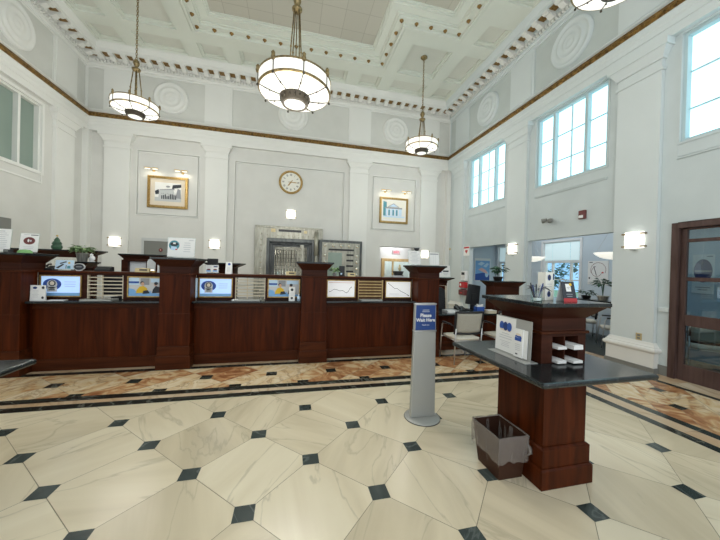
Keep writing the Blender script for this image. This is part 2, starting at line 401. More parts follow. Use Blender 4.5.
# right wall: three clerestory windows, two openings to the side offices and a door
WIN = [(7.19, 8.88), (4.40, 6.09), (1.60, 3.31)]
mb = MB()
R = [(YB, YF, 0, 5.6, 0, 0), (YB, YF, 5.45, ZC + .2, 0, 1)]
for a, b in WIN: R += [(a - .02, b + .02, 3.46, 3.70, .022, 0), (a + .0, b - .0, 3.485, 3.70, -.02, 0)] + [(a - .02, b + .02, 3.50, 3.74, -.003, 0)] + [(a - .03, b + .03, 3.69, 5.45, .012, 0), (a, b, 3.72, 5.42, None, 0)]
R += frieze(PYR, YB, YF)
R += [(7.07, 8.76, 0, 2.41, None, 0), (4.22, 6.27, 0, 2.42, None, 0), (2.02, 3.36, 0, 2.45, None, 0)]
hfield(mb, rgt, R, .13)
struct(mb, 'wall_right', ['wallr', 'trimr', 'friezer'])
# left wall
mb = MB()
R = [(YB, YF, 0, 5.6, 0, 0), (YB, YF, 5.45, ZC + .2, 0, 1)]
WL = [(7.10, 8.70), (4.3, 5.95)]
for a, b in WL: R += [(a - .02, b + .02, 3.45, 3.70, .018, 1), (a + .02, b - .02, 3.49, 3.70, 0, 0), (a - .06, b + .06, 3.66, 5.40, .02, 1), (a, b, 3.71, 5.34, None, 1)]
R += frieze(PYR, YB, YF)
hfield(mb, lft, R, .25)
struct(mb, 'wall_left', ['wall', 'trim', 'frieze'])

def window(n, mp, a, b, z0, z1, mull, bars, thin, pane, frame, label):
    t = bpy.data.objects.new('window_%d' % n, None); C.objects.link(t); t['kind'] = 'structure'
    t.location = mp((a + b) / 2, z0, 0); org = t.location.copy()
    f = MB(); D0, D1 = -.16, -.03
    def bx(u0, u1, v0, v1, d0=D0, d1=D1):
        p, q = Vector(mp(u0, v0, d0)), Vector(mp(u1, v1, d1))
        f.box(min(p.x, q.x), max(p.x, q.x), min(p.y, q.y), max(p.y, q.y), min(p.z, q.z), max(p.z, q.z))
    w = .045
    bx(a, b, z0, z0 + w); bx(a, b, z1 - w, z1); bx(a, a + w, z0 + w, z1 - w); bx(b - w, b, z0 + w, z1 - w)
    for m in mull: bx(m - .03, m + .03, z0 + w, z1 - w)
    f.build('window_frame', frame, t, org)
    g = MB()
    for z in bars:
        p, q = mp(a + w, z - .009, -.125), mp(b - w, z + .009, -.10)
        g.box(min(p[0], q[0]), max(p[0], q[0]), p[1], q[1], p[2], q[2])
    for m in thin:
        p, q = mp(m - .009, z0 + w, -.126), mp(m + .009, z1 - w, -.101)
        g.box(min(p[0], q[0]), max(p[0], q[0]), p[1], q[1], p[2], q[2])
    if bars: g.build('glazing_bars', frame, t, org)
    edges = [a + w] + [x for m in sorted(mull) for x in (m - .03, m + .03)] + [b - w]
    for p, q in zip(edges[::2], edges[1::2]):
        k = MB(); c, d = mp(p, z0 + w, -.14), mp(q, z1 - w, -.13)
        k.box(min(c[0], d[0]), max(c[0], d[0]), c[1], d[1], c[2], d[2]); k.build('pane', pane, t, org)
    return t
for i, (a, b) in enumerate(WIN):
    window(i + 1, rgt, a, b, 3.72, 5.42, (a + .46, b - .46), (4.24, 4.82), ((a + b) / 2,), 'pane', 'winr', '')
for i, (a, b) in enumerate(WL):
    window(i + 4, lft, a, b, 3.71, 5.34, (b - .56,), (), (), 'panel', 'trim', '')

# pilasters with bases and capitals
def pilaster(n, mp, c, mats, base=True):
    mats = list(mats)
    mb = MB()
    def bx(w, z0, z1, d, mi=0, w1=None, d1=None):
        w1 = w if w1 is None else w1; d1 = d if d1 is None else d1
        vs = [mp(c + sx * ww, z, dd) for z, ww, dd0 in ((z0, w, d), (z1, w1, d1)) for sx, dd in ((-1, -.0), (1, -.0), (1, dd0), (-1, dd0))]
        mb.add(vs, [(3, 2, 1, 0), (4, 5, 6, 7), (0, 1, 5, 4), (1, 2, 6, 5), (2, 3, 7, 6), (3, 0, 4, 7)], mi)
    if base:
        bx(.385, 0, .09, .122, 1)
        bp = [(.09, .112), (.33, .112), (.335, .128), (.345, .140), (.362, .148), (.38, .150), (.398, .145), (.41, .134), (.415, .120), (.43, .117), (.438, .112), (.45, .100), (.465, .092), (.485, .084), (.495, .080)]
        for (z0, d0), (z1, d1) in zip(bp, bp[1:]): bx(.26 + d0, z0, z1, d0, 2, .26 + d1, d1)
    bx(.33, .0 if not base else .49, 5.02, .07)
    bx(.355, 5.0, 5.05, .09); bx(.33, 5.05, 5.18, .07); bx(.36, 5.18, 5.22, .095)
    bx(.36, 5.22, 5.34, .095, 0, .43, .16); bx(.455, 5.34, 5.45, .18)
    return struct(mb, 'trim_%d' % n, mats)
n = 1
for c in PX: pilaster(n, far, c, ['trim', 'grey', 'trim']); n += 1
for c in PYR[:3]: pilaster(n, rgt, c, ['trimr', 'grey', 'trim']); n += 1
for c in (9.37, 6.57): pilaster(n, lft, c, ['trim', 'grey', 'trim']); n += 1
# corner strips
mb = MB()
for x0, x1 in ((XL, XL + .16), (XR - .16, XR)): mb.box(x0, x1, YF - .16, YF, 0, 5.45)
struct(mb, 'trim_%d' % n, ['trim']); n += 1

def sweep(prof, mats, mis, name):
    mb = MB(); pts = []
    for d, z in prof: pts.append([(XL + d, YB, z), (XL + d, YF - d, z), (XR - d, YF - d, z), (XR - d, YB, z)])
    for a, b, mi in zip(pts, pts[1:], mis):
        for k in range(3): mb.add([a[k], a[k + 1], b[k + 1], b[k]], [(0, 1, 2, 3)], 2 if k == 2 and mi == 0 else mi)
    return mb
# architrave with the gilded moulding
pr = [(0, 5.45), (.10, 5.45), (.10, 5.60), (.115, 5.60), (.115, 5.70), (.13, 5.72), (.13, 5.82), (.15, 5.83), (.175, 5.855), (.175, 5.905), (.155, 5.93), (.155, 5.955), (.20, 5.965), (.22, 5.98), (.20, 5.995), (.05, 6.055), (0, 6.06)]
mi = [0] * 16; mi[7:11] = [1] * 4
mb = sweep(pr, None, mi, '')
# egg beads along the gilded moulding
def along(step):
    for k in range(int((XR - XL - .4) / step)): yield 'f', XL + .25 + k * step
    for k in range(int(8.5 / step)): yield 'l', YF - .25 - k * step
    for k in range(int(8.5 / step)): yield 'r', YF - .25 - k * step
for w, u in along(.085):
    mp = {'f': far, 'l': lft, 'r': rgt}[w]
    vs = [mp(u + du, z, d) for du, z, d in ((-.028, 5.862, .176), (.028, 5.862, .176), (.028, 5.900, .176), (-.028, 5.900, .176), (-.012, 5.872, .192), (.012, 5.872, .192), (.012, 5.888, .192), (-.012, 5.888, .192))]
    mb.add(vs, [(4, 5, 6, 7), (0, 1, 5, 4), (1, 2, 6, 5), (2, 3, 7, 6), (3, 0, 4, 7)], 1)
struct(mb, 'trim_%d' % n, ['trim', 'gold', 'trimr']); n += 1
# cornice: bed mould, dentils, brackets with gilded soffit squares, crown
pr = [(0, 7.38), (.03, 7.38), (.05, 7.42), (.05, 7.44), (.09, 7.44), (.09, 7.53), (.15, 7.55), (.15, 7.60), (.42, 7.60), (.42, 7.68), (.44, 7.69), (.50, 7.80), (.50, ZC + .02)]
mb = sweep(pr, None, [0] * 12, '')
for w, u in along(.088):
    mp = {'f': far, 'l': lft, 'r': rgt}[w]
    p, q = mp(u - .026, 7.455, .085), mp(u + .026, 7.528, .145)
    mb.box(min(p[0], q[0]), max(p[0], q[0]), min(p[1], q[1]), max(p[1], q[1]), p[2], q[2])
for w, u in along(.31):
    mp = {'f': far, 'l': lft, 'r': rgt}[w]
    u += .06
    # gilded square on the soffit
    p, q = mp(u - .07, 7.585, .20), mp(u + .07, 7.601, .37)
    mb.box(min(p[0], q[0]), max(p[0], q[0]), min(p[1], q[1]), max(p[1], q[1]), p[2], q[2], 1)
    # scrolled bracket beside it
    c = u + .155
    pf = [(.15, 7.50), (.20, 7.485), (.26, 7.51), (.31, 7.545), (.36, 7.535), (.41, 7.555), (.41, 7.602), (.15, 7.602)]
    vs = [mp(c + s * .065, z, d) for s in (-1, 1) for d, z in pf]; k = len(pf)
    mb.add(vs, [tuple(range(k)), tuple(range(k, 2 * k))[::-1]] + [(i, (i + 1) % k, k + (i + 1) % k, k + i) for i in range(k)], 0)
struct(mb, 'trim_%d' % n, ['trim', 'gilt', 'trimr']); n += 1
# round plaster medallions in the frieze
for mp, u, mt in [(far, -3.755, 'trim'), (far, -.04, 'trim'), (far, 3.68, 'trim'), (rgt, 8.05, 'trimr'), (rgt, 5.25, 'trimr'), (lft, 7.97, 'trim'), (rgt, 2.46, 'trimr')]:
    mb = MB(); prof = [(.49, -.03), (.49, .02), (.46, .045), (.43, .045), (.41, .02), (.33, .02), (.31, .05), (.28, .055), (.26, .03), (.17, .03), (.15, .05), (.12, .05), (.10, .035), (.06, .05), (.0, .06)]
    K = 48; vs = [mp(u + r * math.cos(2 * PI * i / K), 6.74 + r * math.sin(2 * PI * i / K), d) for r, d in prof for i in range(K)]
    mb.add(vs, [(j * K + i, j * K + (i + 1) % K, (j + 1) * K + (i + 1) % K, (j + 1) * K + i) for j in range(len(prof) - 1) for i in range(K)], 0, True)
    struct(mb, 'trim_%d' % n, [mt]); n += 1

# ceiling: coffers and the big stepped recess
mb = MB(); cz = lambda u, v, d: (u, v, ZC - d)
R = [(XL, XR, YB, YF, 0, 0)]
def coffer(x0, x1, y0, y1):
    for k, (g, d) in enumerate(((0, -.05), (.045, -.065), (.075, -.115))): R.append((x0 + g, x1 - g, y0 + g, y1 - g, d, 0 if k < 2 else 1))
X0 = -.0
def both(x0, x1, y0, y1):
    coffer(x0, x1, y0, y1); coffer(-x1, -x0, y0, y1)
YM = 5.25
for (y0, y1) in ((9.11, 9.74),):
    both(4.73, 5.40, y0, y1); both(3.12, 4.34, y0, y1); both(2.03, 2.74, y0, y1); coffer(-1.62, 1.62, y0, y1)
for (y0, y1) in ((7.55, 8.76), (6.46, 7.13), (4.7, 5.8), (3.37, 4.04), (1.74, 2.95)): both(4.73, 5.40, y0, y1)
for y0, y1 in ((7.55, 8.76), (1.74, 2.95)):
    both(3.12, 4.35, y0, y1)
def cross(g, d, mi):
    R.append((-2.73 + g, 2.73 - g, 1.78 + g, 8.72 - g, d, mi)); R.append((-4.35 + g, 4.35 - g, 3.38 + g, 7.12 - g, d, mi))
for g, d, mi in ((0, -.02, 0), (.03, .03, 0), (.07, .03, 0), (.09, -.03, 0), (.12, -.05, 2), (.23, -.05, 0), (.26, -.10, 0), (.31, -.13, 0), (.50, -.15, 0), (.54, -.19, 0), (.58, -.21, 3)): cross(g, d, mi)
hfield(mb, cz, R)
# gilded rosettes on the recess moulding
seg = [((-2.57, 8.56), (2.57, 8.56)), ((2.57, 8.56), (2.57, 6.96)), ((2.57, 6.96), (4.19, 6.96)), ((4.19, 6.96), (4.19, 3.54)), ((-2.57, 8.56), (-2.57, 6.96)), ((-2.57, 6.96), (-4.19, 6.96)), ((-4.19, 6.96), (-4.19, 3.54))]
for a, b in seg:
    a, b = Vector(a), Vector(b); k = max(1, round((b - a).length / .43))
    for i in range(k + 1):
        p = a + (b - a) * i / k
        mb.lathe([(.0, -.065), (.022, -.06), (.03, -.035), (.052, -.02), (.055, .0)], (p.x, p.y, ZC + .055), 8, 4)
struct(mb, 'ceiling', ['ceil', 'coffer', 'ceil', 'tan', 'gilt'])

# floor: octagonal cream slabs, dark squares, border bands
def clip(poly, x0, x1, y0, y1):
    for ax, lim, sg in ((0, x0, 1), (0, x1, -1), (1, y0, 1), (1, y1, -1)):
        out = []
        for i in range(len(poly)):
            a, b = poly[i], poly[(i + 1) % len(poly)]
            ia, ib = (a[ax] - lim) * sg >= 0, (b[ax] - lim) * sg >= 0
            if ia: out.append(a)
            if ia != ib:
                t = (lim - a[ax]) / (b[ax] - a[ax]); out.append((a[0] + (b[0] - a[0]) * t, a[1] + (b[1] - a[1]) * t))
        poly = out
        if len(poly) < 3: return []
    return poly
mb = MB(); tiles = []
def tile(poly, z, mi):
    if len(poly) < 3: return
    mb.add([(x, y, z) for x, y in poly], [tuple(range(len(poly)))], mi); tiles.append((random.random(), random.random(), random.random()))
def quadt(x0, x1, y0, y1, z, mi): tile([(x0, y0), (x1, y0), (x1, y1), (x0, y1)], z, mi)
def lattice(ox, oy, dx, dy, rect, mi, sq, quarter=False, g=.003):
    x0, x1, y0, y1 = rect
    for i in range(int((x0 - ox) / dx) - 2, int((x1 - ox) / dx) + 3):
        for j in range(int((y0 - oy) / dy) - 2, int((y1 - oy) / dy) + 3):
            cx, cy = ox + i * dx, oy + j * dy
            if (i + j) % 2:
                ax, ay = dx - g, dy - g
                ps = [[(cx - ax, cy), (cx, cy - ay), (cx + ax, cy), (cx, cy + ay)]]
                if quarter:
                    ps = [[(cx - ax, cy), (cx - ax * .45, cy - ay * .55), (cx + ax * .55, cy + ay * .45), (cx, cy + ay)],
                          [(cx - ax * .44, cy - ay * .56), (cx, cy - ay), (cx + ax, cy), (cx + ax * .56, cy + ay * .44)]]
                for p in ps:
                    tile(clip(p, *rect), 0, mi)
            elif sq and cx - sq > x0 - 1e-6 and cx + sq < x1 + 1e-6 and cy + sq < y1 + 1e-6:
                tile(clip([(cx - sq, cy - sq), (cx + sq, cy - sq), (cx + sq, cy + sq), (cx - sq, cy + sq)], *rect), .0012, 2 if quarter else 1)
quadt(-6.3, 6.3, YB, YF, -.0015, 5)
lattice(.2024 + .455, 3.797, .455, .455, (-3.86, 3.86, YB, 3.76), 0, .066)
A, B_, Cc = (3.76, 3.88), (3.97, 4.09), (4.88, 4.99)
def seam(x0, x1, y0, y1, mi, L=.9):
    if x1 - x0 > y1 - y0:
        k = max(1, round((x1 - x0) / L)); s = (x1 - x0) / k
        for i in range(k): quadt(x0 + i * s + .0015, x0 + (i + 1) * s - .0015, y0, y1, 0, mi)
    else:
        k = max(1, round((y1 - y0) / L)); s = (y1 - y0) / k
        for i in range(k): quadt(x0, x1, y0 + i * s + .0015, y0 + (i + 1) * s - .0015, 0, mi)
seam(-3.98, 3.98, *A, 2); seam(-4.28, 4.28, *B_, 2); seam(-6, 5.57, *Cc, 2)
seam(-3.98, 3.98, 3.88, 3.97, 4)
for s in (1, -1):
    def q(x0, x1, y0, y1, mi): seam(min(s * x0, s * x1), max(s * x0, s * x1), y0, y1, mi)
    q(3.86, 3.98, YB, 3.76, 2); q(3.98, 4.16, YB, 3.97, 4); q(4.16, 4.28, YB, 3.97, 2); q(5.47, 5.57, YB, 4.88, 2)
    q(5.57, 6.3, YB, 4.99, 4)
lattice(-2.89 + .8855 * 3, 4.49, .4427, .40, (-5.47, 5.47, 4.09, 4.88), 3, .075, True)
lattice(4.68, 2.55, .41, .45, (4.28, 5.47, YB, 4.09), 3, .068, True)
lattice(-4.68, 2.55, .41, .45, (-5.47, -4.28, YB, 4.09), 3, .085, True)
seam(-6.3, 6.3, 4.99, 5.6, 4, 1.2)
seam(-6.3, 6.3, 5.6, YF + .4, 0, .9)
fl = mb.build('floor', ['marble', 'green', 'blackst', 'breccia', 'strip', 'grout'], merge=False)
me = fl.data
for p in me.polygons:
    if p.normal.z < 0: p.flip()
at = me.attributes.new('tile', 'FLOAT_COLOR', 'FACE')
allt = tiles
for i, t in enumerate(allt): at.data[i].color = (*t, 1)
tag(fl, kind='structure')
# ------------------------------------------------------------------ rooms seen through the openings
AX = 8.13
mb = MB()
mb.box(6.05, AX + .3, 4.18, YF + .3, -.06, .003)
struct(mb, 'floor_side_office', ['carpet'])
mb = MB(); mb.box(6.05, AX + .2, 4.15, YF + .1, 3.0, 3.06); struct(mb, 'ceiling_side_office', ['annex'])
mb = MB(); mb.box(6.05, AX, YF, YF + .1, 0, 3.0); mb.box(6.05, AX, 4.15, 4.205, 0, 3.0); struct(mb, 'wall_side_office_ends', ['annex'])
mb = MB()
SW = [(6.70, 7.96), (9.0, 10.1)]
R = [(4.15, YF, 0, 3.0, 0, 0)] + [(a - .07, b + .07, .70, 2.66, .02, 1) for a, b in SW] + [(a, b, .75, 2.60, None, 1) for a, b in SW]
hfield(mb, lambda u, v, d: (AX - d, u, v), R, .2)
struct(mb, 'wall_side_office', ['annex', 'white2'])
for i, (a, b) in enumerate(SW):
    t = bpy.data.objects.new('window_%d' % (6 + i), None); C.objects.link(t); t['kind'] = 'structure'; t.location = (AX, (a + b) / 2, .75)
    org = t.location.copy(); f = MB(); w = .05
    f.box(AX + .04, AX + .12, a, b, 1.94, 2.03)
    f.box(AX + .05, AX + .11, a, b, .75, .81); f.box(AX + .05, AX + .11, a, b, 2.55, 2.60)
    L3 = (b - a) / 4
    for y in (a, a + L3 - .03, b - L3 - .03, b - .06): f.box(AX + .05, AX + .11, y, y + .06, .81, 2.55)
    f.box(AX + .06, AX + .10, a, b, 1.40, 1.43)
    f.build('window_frame', 'white2', t, org)
    g = MB(); g.box(AX + .075, AX + .08, a + .03, b - .03, .80, 1.96); g.build('pane', 'glass', t, org)
    s = MB()
    for y0, y1 in ((a + .05, a + L3), (a + L3 + .02, b - L3 - .02), (b - L3, b - .05)): s.box(AX + .03, AX + .035, y0, y1, 2.02, 2.56)
    s.build('roller_shade', 'shade', t, org)
# small office behind the glazed door
mb = MB(); mb.box(6.05, 7.7, .9, 4.18, -.06, .003); struct(mb, 'floor_door_office', ['carpet'])
mb = MB(); mb.box(6.05, 7.7, .9, 4.15, 2.9, 2.95); mb.box(7.62, 7.7, .9, 4.15, 0, 2.9); mb.box(6.05, 7.62, .9, .97, 0, 2.9); mb.box(6.05, 7.62, 4.10, 4.15, 0, 2.9)
struct(mb, 'wall_door_office', ['annex'])
# lobby behind the far opening and the vault interior
mb = MB()
mb.box(3.05, 3.2, YF + .35, 13.4, 0, 3.0); mb.box(5.6, 5.7, YF + .35, 13.4, 0, 3.0); mb.box(3.05, 5.7, YF + .3, 13.4, 2.95, 3.0); mb.box(3.05, 5.7, 13.3, 13.4, 0, 3.0)
for x0, x1, z0, z1 in ((3.2, 3.80, 0, 2.95), (3.80, 5.6, 2.06, 2.95)): mb.box(x0, x1, 12.0, 12.08, z0, z1)
struct(mb, 'wall_lobby', ['wall'])
mb = MB(); mb.box(3.05, 5.7, YF, 13.4, -.06, .002); struct(mb, 'floor_lobby', ['carpet'])
t = thing('lobby_door', 'oak-framed glazed door seen through the doorway under the exit sign', 'door', (4.6, 12.0, 0))
f = MB(); f.box(-.79, -.66, -.06, .05, 0, 2.06); f.box(.66, .79, -.06, .05, 0, 2.06); f.box(-.66, .66, -.06, .05, 1.94, 2.06); f.box(-.30, -.24, -.04, .03, 0, 1.94)
f.build('door_frame', 'oak', t)
f = MB(); f.box(-.66, -.30, -.01, .01, 0, 1.94); f.box(-.24, .66, -.01, .01, 0, 1.94); f.build('glass_panel', 'glass', t)
mb = MB()
mb.box(-1.4, -1.3, YF + .35, 12.6, 0, 3); mb.box(1.3, 1.4, YF + .35, 12.6, 0, 3); mb.box(-1.4, 1.4, 12.5, 12.6, 0, 3); mb.box(-1.4, 1.4, YF + .35, 12.6, 2.9, 3)
struct(mb, 'wall_vault', ['steel'])
mb = MB(); mb.box(-1.4, 1.4, YF, 12.6, -.06, .002); struct(mb, 'floor_vault', ['grey'])
# deposit boxes at the back of the vault
t = thing('deposit_box_bank', 'bank of steel safe deposit boxes glimpsed inside the vault', 'safe deposit boxes', (0, 12.3, 0))
mb = MB(); mb.box(-1.2, 1.2, 0, .18, 0, 2.6)
mb.build('cabinet', 'steeld', t)
mb = MB()
for i in range(12):
    for j in range(16): mb.box(-1.19 + i * .2, -1.0 + i * .2 - .01, -.02, 0, .02 + j * .16, .02 + j * .16 + .145, 0)
mb.build('box_doors', 'steel', t)

# glazed wooden door in the right wall
t = bpy.data.objects.new('door_1', None); C.objects.link(t); t['kind'] = 'structure'; t.location = (XR, 2.7, 0); org = (XR, 2.7, 0)
f = MB()
f.box(5.89, 6.10, 3.275, 3.362, 0, 2.45); f.box(5.89, 6.10, 2.02, 2.12, 0, 2.45); f.box(5.89, 6.10, 2.12, 3.275, 2.36, 2.45)
f.build('door_frame', 'doorw', t, org, bevel=.006)
f = MB(); X0_, X1_ = 5.95, 6.0
f.box(X0_, X1_, 3.20, 3.275, 0, 2.355); f.box(X0_, X1_, 2.125, 2.24, 0, 2.355)
for z0, z1 in ((0, .25), (.85, 1.02), (1.54, 1.60), (2.14, 2.19), (2.33, 2.355)): f.box(X0_ + (.004 if z0 > 1.1 else 0), X1_, 2.24, 3.20, z0, z1)
f.build('door_leaf', 'doorw', t, org, bevel=.005)
for z0, z1 in ((.25, .85), (1.02, 1.54), (1.60, 2.14), (2.19, 2.33)):
    f = MB(); f.box(5.975, 5.981, 2.24, 3.20, z0, z1); f.build('pane', 'glassd', t, org)
f = MB(); f.tube([(5.95, 2.19, 1.0), (5.89, 2.19, 1.0), (5.89, 2.30, 1.0)], .011); f.build('door_handle', 'brass', t, org)
mb = MB(); mb.box(5.885, XR, 3.365, 3.49, 1.03, 1.10); mb.box(5.90, XR, 3.365, 3.50, 0, .16, 1); struct(mb, 'trim_%d' % n, ['trimr', 'grey'], .004); n += 1
mb = MB(); mb.box(5.885, XR, YB, 2.015, 0, .2); struct(mb, 'baseboard_right', ['trimr'], .004)
# grey steel door in the far wall
t = bpy.data.objects.new('door_2', None); C.objects.link(t); t['kind'] = 'structure'; t.location = (-3.95, YF, 0); org = t.location.copy()
f = MB(); f.box(-4.45, -4.39, YF - .05, YF, 0, 2.36); f.box(-3.56, -3.50, YF - .05, YF, 0, 2.36); f.box(-4.39, -3.56, YF - .05, YF, 2.27, 2.36); f.build('door_frame', 'greyl', t, org)
f = MB(); f.box(-4.39, -3.56, YF - .03, YF - .002, 0, 2.27); f.box(-4.36, -3.59, YF - .036, YF - .028, 2.12, 2.15); f.build('door_leaf', 'grey', t, org)
f = MB(); f.lathe([(.055, 0), (.055, .008), (0, .008)], (-3.93, YF - .036, 2.0), 14, 0, 'Y'); f.lathe([(.02, .008), (.02, .010), (0, .010)], (-3.93, YF - .036, 2.0), 10, 1, 'Y'); f.build('door_sticker', ['maroon', 'pink'], t, org)

# ------------------------------------------------------------------ vault
t = thing('bank_vault', 'riveted steel vault door surround set in the far wall below the clock', 'vault', (-.06, YF, 0)); org = t.location.copy()
f = MB()
for x0, x1, z0, z1 in ((-1.15, -.80, 0, 2.92), (.80, 1.04, 0, 2.92), (-.80, .80, 2.54, 2.92)): f.box(x0, x1, YF - .10, YF, z0, z1)
for x0, x1, z0, z1 in ((-1.17, -1.11, 0, 2.94), (1.0, 1.06, 0, 2.94), (-1.11, 1.0, 2.88, 2.94)): f.box(x0, x1, YF - .125, YF, z0, z1)
f.build('surround', 'steel', t, org, bevel=.008)
for k in range(14): MB().ball((-.97, YF - .105, .2 + k * .19), (.028, .02, .028), 0, 8).build('rivet', 'bolt', t, org)
for k in range(10): MB().ball((-.78 + k * .17, YF - .105, 2.63), (.022, .016, .022), 0, 8).build('rivet', 'bolt', t, org)
f = MB(); f.box(-.42, .33, YF - .112, YF - .098, 2.765, 2.84); f.build('name_plate', 'black', t, org)
MB().box(-.66, -.52, YF - .115, YF - .098, 2.74, 2.85).build('brass_plate', 'beige', t, org); MB().box(.42, .52, YF - .115, YF - .098, 2.74, 2.83).build('brass_plate', 'beige', t, org)
# stepped black throat
f = MB()
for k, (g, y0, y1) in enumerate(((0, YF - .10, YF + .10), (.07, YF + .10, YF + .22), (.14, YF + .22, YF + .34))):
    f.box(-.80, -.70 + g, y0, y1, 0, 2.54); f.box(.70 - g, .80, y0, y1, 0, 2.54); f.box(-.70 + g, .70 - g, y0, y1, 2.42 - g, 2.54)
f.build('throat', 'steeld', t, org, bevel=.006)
# barred inner gate
t = thing('vault_gate', 'gate of upright steel bars inside the vault opening', 'gate', (-.12, 10.62, 0))
f = MB()
for i in range(9): f.tube([(-.42 + i * .094, 0, .05), (-.42 + i * .094, 0, 2.22)], .014)
f.build('bars', 'bolt', t)
f = MB()
for z in (.05, .8, 1.55, 2.2): f.box(-.45, .37, -.02, .02, z, z + .05)
f.box(-.47, -.42, -.02, .02, .03, 2.27); f.box(.33, .38, -.02, .02, .03, 2.27)
f.build('gate_frame', 'steel', t)
t = thing('day_gate', 'narrow steel day gate swung open at right of the vault throat', 'gate', (.34, 10.36, 0))
f = MB(); f.box(-.03, .10, -.1, .02, .02, 2.36); f.build('gate_leaf', 'steel', t, bevel=.01)
for k in range(11): MB().ball((-.02, -.11, .2 + k * .2), .03, 0, 8).build('lock_bolt', 'bolt', t)
# hinge and the opened vault door
t = thing('vault_door', 'thick steel vault door swung fully open against the wall, ringed with locking bolts', 'vault door', (1.68, 9.95, 0)); org = t.location.copy()
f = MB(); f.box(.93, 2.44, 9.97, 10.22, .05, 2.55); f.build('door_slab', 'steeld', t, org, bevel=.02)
f = MB(); f.box(1.03, 2.35, 9.945, 9.97, .14, 2.46); f.build('door_plate', 'steel', t, org, bevel=.01)
for bx_, bz_ in [(1.13 + k * .28, 2.36) for k in range(5)] + [(x, .3 + k * .215) for k in range(9) for x in (1.13, 2.25)]:
    MB().lathe([(.0, .05), (.045, .045), (.05, 0)], (bx_, 9.945, bz_), 12, 0, 'Y').build('locking_bolt', 'bolt', t, org)
f = MB(); f.box(1.25, 2.14, 9.93, 9.947, 2.19, 2.25)
for k in range(9): f.box(1.88, 2.13, 9.93, 9.947, .5 + k * .19, .56 + k * .19)
f.build('bolt_bar', 'black', t, org)
f = MB(); f.box(1.24, 1.72, 9.925, 9.946, 1.2, 2.12); f.build('lock_cover', 'panel', t, org, bevel=.008)
f = MB(); f.tube([(.84, 10.05, 2.0), (.84, 10.05, 2.80)], .075, 14); f.tube([(.84, 10.05, .3), (.84, 10.05, 1.1)], .075, 14); f.ball((.84, 10.05, 2.82), .06); f.tube([(.84, 10.05, 0), (.84, 10.05, 2.7)], .04, 10)
f.build('hinge', 'steel', t, org)

# ------------------------------------------------------------------ teller line
PC = [-3.78, -1.69, .40, 2.49]
LBL = ['flared-top dark wood pillar at the left end of the teller line', 'wide-capped dark wood pillar carrying the circular-emblem sign', 'dark wood pillar in front of the vault, flared black top empty', 'dark wood pillar behind the blue waiting sign, at the right end of the teller line']
p0 = None
for x, lb in zip(PC, LBL):
    if p0 is None:
        t = thing('teller_pillar', lb, 'pillar', (x, 4.92, 0), 0, 'teller line pillars')
        f = MB(); f.box(-.235, .235, -.025, .28, 0, .185); f.fru(.185, (-.235, .235, -.025, .28), .20, (-.225, .225, -.015, .28)); f.box(-.222, .222, -.013, .28, .20, .33); f.fru(.33, (-.222, .222, -.013, .28), .345, (-.212, .212, -.003, .28))
        f.build('base', 'woodh', t, bevel=.003)
        f = MB(); f.box(-.21, .21, 0, .28, .345, 1.43); f.box(-.217, .217, -.008, .28, .36, .835); f.fru(.835, (-.217, .217, -.008, .28), .85, (-.211, .211, -.001, .28)); f.build('shaft', 'wood', t, bevel=.003)
        f = MB(); f.box(-.225, .225, -.017, .40, 1.425, 1.452); f.build('ledge_moulding', 'woodh', t, bevel=.006)
        f = MB(); f.box(-.21, .21, 0, .42, 1.452, 1.55); f.fru(1.55, (-.21, .21, 0, .42), 1.655, (-.295, .295, -.085, .505)); f.build('flared_cap', 'woodd', t, bevel=.003)
        f = MB(); f.box(-.31, .31, -.10, .52, 1.655, 1.685); f.build('cap_top', 'lam', t, bevel=.006)
        p0 = t
    else: dup(p0, (x, 4.92, 0), lb)
BAYS = [(-3.57, -1.90), (-1.48, .19), (.61, 2.28)]
SL = [(-2.97, -2.50), (-.89, -.41), (1.22, 1.70)]
